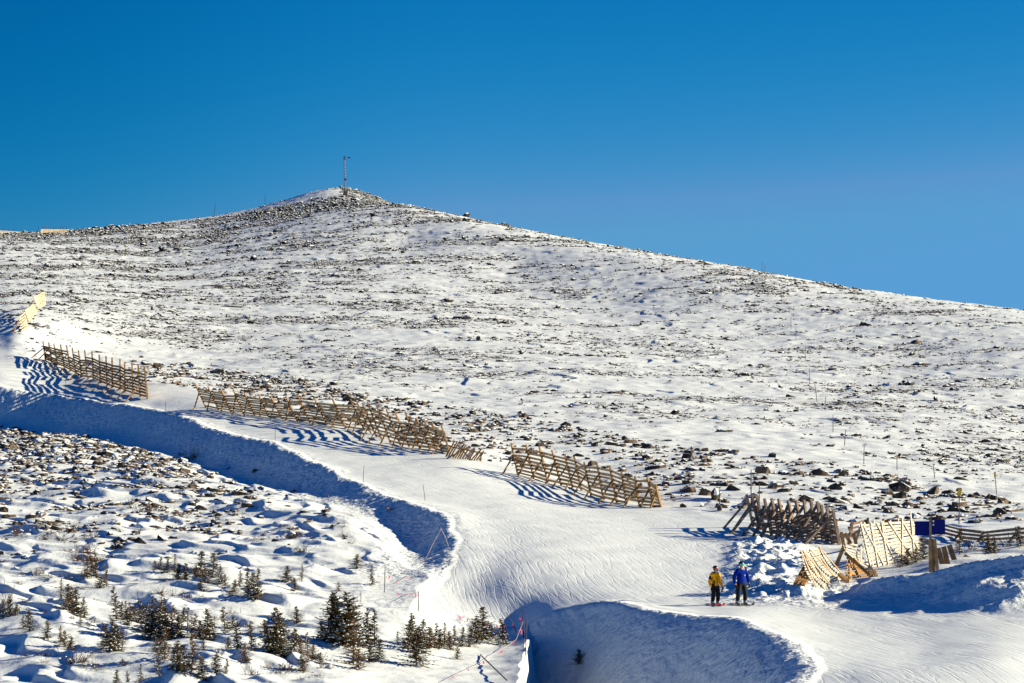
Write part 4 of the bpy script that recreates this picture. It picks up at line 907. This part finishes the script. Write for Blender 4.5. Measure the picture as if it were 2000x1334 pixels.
SH = {}
def shrub(px, py, wpx, hpx, label, k, leafy=.45, mm='twig'):
    key = (k % 3, mm)
    if key not in SH: SH[key] = make_shrub(60 + k, leafy, mm); o = SH[key]
    else: o = copy_tree(SH[key])
    p = G(px, py); o.location = p - Vector((0, 0, .03)); m = mpp(p.y); o.scale = (wpx * m * .75, wpx * m * .6, hpx * m * 1.4); o.rotation_euler = (0, 0, random.uniform(0, 6.28))
    tag(o, label, 'shrub')
for k, (px, py, wp, hp, lab, mm) in enumerate((
  (160,1082,66,40,'large brown twiggy shrub at left above the leaning spruces','twig'), (118,1062,40,22,'brown shrub just left of the large one','twig'), (38,1056,62,26,'wide dark shrub near the left edge below the rocks','needle'), (95,1056,40,16,'low shrub right of the wide one at the left edge','twig'), (150,1104,44,22,'dark low shrub under the large brown one','needle'),
  (377,897,44,26,'dark bush standing in the blue shade under the road bank','needle'), (352,890,18,12,'smaller dark bush left of the bush under the road bank','needle'), (290,1004,46,18,'twiggy bush among the drifts in the middle of the basin','twig'), (275,1006,22,14,'small reddish twig tuft in the middle of the basin','twig'),
  (270,1052,26,18,'dark shrub beside the big snowy drift','needle'), (234,1050,24,14,'small dark shrub left of the big snowy drift','needle'), (600,1032,38,12,'flat twiggy bush in the drifts toward the bend','twig'), (566,1044,36,12,'dry bush left of the flat one toward the bend','twig'), (670,1036,32,10,'long dry tuft near the bend','twig'), (590,1086,50,20,'rounded bare bush above the trio of spruces','twig'),
  (762,997,28,14,'reddish twigs at the shade edge of the bank','twig'), (572,962,40,12,'dry twigs at the shade edge in mid bank','twig'), (640,970,18,8,'small reddish tuft at the shade edge','twig'), (783,1016,14,8,'tiny dry tuft at the right tip of the basin','twig'), (505,1056,40,14,'pale dry bush left of the bend drifts','twig'), (545,1172,26,14,'frosted bush on clean snow right of the wind cut group','twig'),
  (70,1140,34,22,'dark shrub at the left edge above the lower spruces','needle'), (36,1150,30,14,'small dark shrub at the left edge','needle'), (192,1150,30,16,'flat dark shrub at the foot of the leaning pair','needle'), (150,1304,66,34,'wide brown shrub in the lower left corner','dryneedle'), (184,1306,26,26,'brown shrub right of the wide one in the lower left corner','dryneedle'),
  (560,1316,50,30,'bare shrub at the bottom below the big bushy stand','twig'), (618,1302,42,30,'brown shrub between the bushy stand and the tall clump','dryneedle'), (460,1262,36,12,'bent twig bush right of the thinner row','needle'), (495,1322,40,26,'dark shrub at the bottom edge left of the bare one','needle'), (650,1312,26,14,'low brown tuft under the tall clump','dryneedle'), (1760,1108,30,24,'bare twigs in front of the bleached panel','twig'), (1900,1072,50,34,'dark scrub along the rail fence at right','needle'), (1968,1070,40,34,'dark scrub at the right edge by the rail fence','needle'), (170,1178,60,12,'low twigs under the leaning pair','twig'), (15,1180,40,40,'dark scrub on the left edge above the corner spruces','needle'))):
    shrub(px, py, wp, hp, lab, k, .45, mm)

r_ = random.Random(77)
ROWS = [((20, 1040), (230, 1070)), ((100, 1075), (210, 1120)), ((0, 1120), (180, 1160)), ((250, 1000), (420, 1020)), ((300, 1160), (520, 1180)), ((20, 1190), (210, 1240)), ((420, 1215), (600, 1260)), ((60, 1290), (330, 1320)), ((420, 1300), (640, 1325)), ((540, 1050), (700, 1080))]
for k in range(110):
    (xa, ya), (xb, yb) = ROWS[k % len(ROWS)]; t = r_.random(); px = xa + (xb - xa) * t + r_.gauss(0, 6); py = ya + (yb - ya) * t + r_.gauss(0, 7)
    zone = ('left of the thicket' if px < 230 else ('around the thicket' if px < 430 else 'around the bushy stand')) if py > 1150 else ('in the drifts at left' if px < 240 else ('in the mid basin drifts' if px < 500 else 'in the drifts near the bend'))
    shrub(px, py, r_.uniform(16, 44), r_.uniform(8, 20), f'low ragged scrub poking through the snow {zone}', k, .45, ('twig', 'dryneedle', 'needle')[k % 3])
for o in C.objects:
    if o.get('label', '').startswith('low ragged scrub'): o['group'] = 'ragged scrub' + o['label'][41:]
# ------------------------------------------------------------------ skiers
def skin_obj(name, nodes, edges, m, parent, root_key, sub=2):
    keys = list(nodes); me = bpy.data.meshes.new(name)
    me.from_pydata([nodes[k][0] for k in keys], [(keys.index(a), keys.index(b)) for a, b in edges], [])
    o = link(name, me, parent); me.materials.append(m)
    sk = o.modifiers.new('skin', 'SKIN'); sk.use_smooth_shade = True
    for k, v in zip(keys, me.skin_vertices[0].data):
        rr = nodes[k][1]; v.radius = rr if isinstance(rr, tuple) else (rr, rr); v.use_root = (k == root_key)
    sb = o.modifiers.new('sub', 'SUBSURF'); sb.levels = sub; sb.render_levels = sub
    return o
def chain(*ks): return list(zip(ks[:-1], ks[1:]))
def ball(name, c, rx, ry, rz, m, parent, lo=-2.0, seg=14):
    mb = MB(); vs = []; rows = 9
    for i in range(rows + 1):
        t = math.pi * i / rows; z = max(math.cos(t), lo)
        for j in range(seg): a = 2 * math.pi * j / seg; vs.append((c[0] + rx * math.sin(t) * math.cos(a), c[1] + ry * math.sin(t) * math.sin(a), c[2] + rz * z))
    fs = [(i*seg + j, (i+1)*seg + j, (i+1)*seg + (j+1) % seg, i*seg + (j+1) % seg) for i in range(rows) for j in range(seg)]
    mb.add(vs, fs); return mb.build(name, m, parent, True)
def skier(px, py, hpx, label, jm, kind):
    g = G(px, py); root = empty('person', g, R(30 if kind == 'yellow' else 24)); s = hpx * mpp(g.y) / 1.80; root.scale = (s, s, s)
    tag(root, label, 'person', None); blue = kind == 'blue'
    L = {}
    fx = .17 if blue else .135
    lf, rf = Vector((fx, -.02, .09)), Vector((-fx, .02, .09))
    if blue: hl, hr = Vector((.38, .02, .86)), Vector((-.30, -.10, .82))
    else:    hl, hr = Vector((.36, -.08, .82)), Vector((-.27, -.10, .80))
    el = Vector((.34, .05, 1.10)) if blue else Vector((.27, .04, 1.08)); er = Vector((-.33, .04, 1.08)) if blue else Vector((-.28, .05, 1.06))
    # continuous body: legs, trunk, neck, arms
    body = dict(pel=((0, 0, .93), .13), hipL=((.10, 0, .88), .095), kneeL=((fx * .95, -.05, .50), .065), ankL=(tuple(lf + Vector((0, .03, .02))), .05), toeL=((lf.x + .02, lf.y - .14, .05), .045),
        hipR=((-.10, 0, .88), .095), kneeR=((-fx * .95, -.05, .50), .065), ankR=(tuple(rf + Vector((0, .03, .02))), .05), toeR=((rf.x + .02, rf.y - .14, .05), .045),
        waist=((0, 0, 1.08), (.145, .11)), chest=((0, 0, 1.30), (.165, .12)), neck=((0, -.01, 1.47), .06), headb=((0, -.02, 1.56), .075), headt=((0, -.02, 1.70), .085),
        shL=((.19, 0, 1.40), .07), elL=(tuple(el), .05), wrL=(tuple(hl), .035), shR=((-.19, 0, 1.40), .07), elR=(tuple(er), .05), wrR=(tuple(hr), .035))
    be = chain('pel', 'waist', 'chest', 'neck', 'headb', 'headt') + chain('pel', 'hipL', 'kneeL', 'ankL', 'toeL') + chain('pel', 'hipR', 'kneeR', 'ankR', 'toeR') + chain('chest', 'shL', 'elL', 'wrL') + chain('chest', 'shR', 'elR', 'wrR')
    bod = skin_obj('body', body, be, M['skin'], root, 'pel', 2)
    t = dict(pel=((0, 0, .95), (.165, .13)), hipL=((.105, 0, .86), .125), kneeL=((fx * .95, -.05, .50), .098), cufL=((fx, .0, .16), .10), hipR=((-.105, 0, .86), .125), kneeR=((-fx * .95, -.05, .50), .098), cufR=((-fx, .02, .16), .10), wst=((0, 0, 1.05), (.16, .13)))
    skin_obj('trousers', t, chain('wst', 'pel', 'hipL', 'kneeL', 'cufL') + chain('pel', 'hipR', 'kneeR', 'cufR'), M['blackc'], root, 'pel')
    wide = 1.12 if blue else 1.0
    low = .84 if blue else .88
    tor = dict(hem=((0, 0, low), (.19 * wide, .15)), waist=((0, 0, 1.05), (.185 * wide, .145)), chest=((0, 0, 1.28), (.20 * wide, .15)), top=((0, 0, 1.41), (.16 * wide, .12)), col=((0, -.01, 1.51), .088),
        shL=((.19 * wide, 0, 1.39), .095), elL=(tuple(el), .080), wrL=(tuple(hl.lerp(el, .12)), .062), shR=((-.19 * wide, 0, 1.39), .095), elR=(tuple(er), .080), wrR=(tuple(hr.lerp(er, .12)), .062))
    je = chain('hem', 'waist', 'chest', 'top', 'col') + chain('top', 'shL', 'elL', 'wrL') + chain('top', 'shR', 'elR', 'wrR')
    j = skin_obj('jacket', tor, je, jm, root, 'waist')
    if not blue:   # black yoke, upper sleeves and side panels over the yellow
        yk = dict(a=((0, .02, 1.40), (.175, .13)), top=((0, 0, 1.43), (.165, .125)), col=((0, -.01, 1.515), .094), shL=((.19, 0, 1.395), .100), elL=(tuple(el.lerp(Vector((.19, 0, 1.39)), .45)), .087), shR=((-.19, 0, 1.395), .100), elR=(tuple(er.lerp(Vector((-.19, 0, 1.39)), .15)), .088))
        skin_obj('black_yoke', yk, chain('a', 'top', 'col') + chain('top', 'shL', 'elL') + chain('top', 'shR', 'elR'), M['blackc'], root, 'top')
        MB().beam((.005, -.155, .90), (.005, -.16, 1.32), .018, .012, (1, 0, 0)).build('zip', M['blackc'], j)
        MB().beam((-.155, -.115, .88), (-.125, -.13, 1.12), .055, .03, (1, 0, 0)).build('side_panel', M['blackc'], j)
    else:
        MB().beam((.07, -.175, 1.19), (.085, -.175, 1.25), .025, .01, (1, 0, 0)).beam((.045, -.14, 1.43), (.06, -.13, 1.47), .025, .01, (1, 0, 0)).build('chest_tag', M['buckle'], j)
        MB().beam((.0, -.178, .90), (.0, -.175, 1.42), .014, .01, (1, 0, 0)).build('zip', M['blackc'], j)
    # head gear
    hel = ball('helmet', (0, -.01, 1.675), .118, .135, .128, M['helmet_d'], root, -.25)
    if blue:
        MB().tube([(-.085, -.085, 1.655), (-.045, -.135, 1.66), (0, -.147, 1.66), (.045, -.135, 1.66), (.085, -.085, 1.655)], [.035, .045, .048, .045, .035], 8).build('goggles', M['lens'], hel, True)
        MB().tube([(-.06, -.075, 1.56), (0, -.105, 1.555), (.06, -.075, 1.56)], [.03, .045, .03], 8).build('face_cover', M['skin'], root, True)
    else:
        MB().tube([(-.105, -.02, 1.62), (-.09, -.07, 1.60), (-.07, -.085, 1.55)], .025, 6).tube([(.105, -.02, 1.62), (.09, -.07, 1.60), (.07, -.085, 1.55)], .025, 6).build('hair', mat('auburn_hair', (.16, .035, .02), .7), root, True)
        MB().tube([(-.075, -.085, 1.655), (0, -.125, 1.66), (.075, -.085, 1.655)], [.03, .036, .03], 8).build('goggles', M['lensr'], hel, True)
    ball('nose', (0, -.115, 1.595), .016, .02, .022, M['skin'], bod)
    # gloves: palm, four fingers and a thumb each, closed on the pole grip
    for sx, h in ((1, hl), (-1, hr)):
        nd = dict(w=(tuple(h + Vector((0, 0, .02))), .045), p=(tuple(h + Vector((sx * .005, -.01, -.05))), (.048, .035))); ed = [('w', 'p')]
        for f in range(4):
            y = -.045 + .03 * f; ln = (.9, 1.05, 1.0, .8)[f]
            nd[f'a{f}'] = (tuple(h + Vector((sx * .012, y, -.085))), .017); nd[f'b{f}'] = (tuple(h + Vector((-sx * .022, y - .005, -.115 * (.9 + .1 * ln)))), .015); nd[f'c{f}'] = (tuple(h + Vector((-sx * .040 * ln, y - .008, -.085))), .013)
            ed += chain('p', f'a{f}', f'b{f}', f'c{f}')
        nd['t1'] = (tuple(h + Vector((-sx * .03, -.05, -.045))), .018); nd['t2'] = (tuple(h + Vector((-sx * .035, -.065, -.08))), .015); ed += chain('p', 't1', 't2')
        skin_obj('glove', nd, ed, M['blackc'], root, 'p', 1)
    for b in (lf, rf):
        MB().tube([(b.x, b.y + .03, .22), (b.x, b.y + .02, .10), (b.x + .005, b.y - .05, .07), (b.x + .02, b.y - .17, .055)], [.075, .072, .062, .045], 10).build('boot', M['boot'], root, True)
    bpy.context.view_layer.update()
    mw = Matrix.Translation(g) @ Matrix.Rotation(R(30 if kind == 'yellow' else 24), 4, 'Z') @ Matrix.Scale(s, 4)
    # skis and poles stay things of their own
    yaw = R(20) if blue else R(13)
    dirv = Vector((math.sin(yaw), -math.cos(yaw), 0)); side = Vector((dirv.y, -dirv.x, 0))
    whose = 'blue-jacketed' if blue else 'yellow-jacketed'; rs = []
    for nm, b in (('left', lf), ('right', rf)):
        c = mw @ Vector((b.x, b.y - .03, 0)); mb = MB(); prev = None; top = []
        for k in range(15):
            u = -0.78 + 1.62 * k / 14; p = c + dirv * u; p.z = zz(p.x, p.y) + .035
            if u > .6: p.z += ((u - .6) / .24) ** 2 * .11
            wd = .052 + .022 * abs(u) ** 1.5 - (.035 if k == 14 else 0); top.append((p, wd))
        vs = []
        for p, wd in top: vs += [p - side * wd - Vector((0, 0, .012)), p + side * wd - Vector((0, 0, .012)), p + side * wd + Vector((0, 0, .012)), p - side * wd + Vector((0, 0, .012))]
        fs = [(4*i + a, 4*i + (a+1) % 4, 4*i + 4 + (a+1) % 4, 4*i + 4 + a) for i in range(14) for a in range(4)] + [(3, 2, 1, 0), (56, 57, 58, 59)]
        o = empty('ski', c); tag(o, f"{nm} {'black' if blue else 'red'} ski under the {whose} skier", 'ski', f"skis of the {whose} skier")
        MB().add([v - c for v in vs], fs).build('ski_body', M['blackski' if blue else 'redski'], o)
        q = c + Vector((0, 0, .085)); MB().beam(q + dirv * -.2 - c - Vector((0, 0, .02)), q + dirv * .18 - c - Vector((0, 0, .02)), .07, .035, side).build('binding', M['blackski'], o)
    tips = {'yellow': ((hr, (1374, 1175)), (hl, (1406, 1166))), 'blue': ((hr, (1421, 1174)), (hl, (1474, 1162)))}[kind]
    for nm, (h, tp) in zip(('right', 'left'), tips):
        a = mw @ (h + Vector((0, -.01, -.07))); b = at(*tp)
        d = b - a
        if d.length > 1.15 * s: b = a + d.normalized() * 1.15 * s
        o = empty('ski_pole', b); tag(o, f"{'thin' if nm == 'left' else 'outstretched'} ski pole in the {nm} hand of the {whose} skier", 'ski pole', f'ski poles of the {whose} skier')
        up = (a - b).normalized()
        MB().tube([Vector((0, 0, 0)), a - b], .011, 6).build('shaft', M['alu'], o)
        MB().tube([a - b - up * .06, a - b + up * .09], .018, 8).build('grip', M['blackc'], o)
        MB().tube([up * .05, up * .065], .045, 10).build('basket', M['blackc'], o)
skier(1397, 1182, 78, 'person in a yellow and black ski jacket and black trousers standing on red skis', M['jy'], 'yellow')
skier(1448, 1181, 86, 'taller person in a blue ski jacket, black trousers and teal goggles standing on black skis', M['jb'], 'blue')
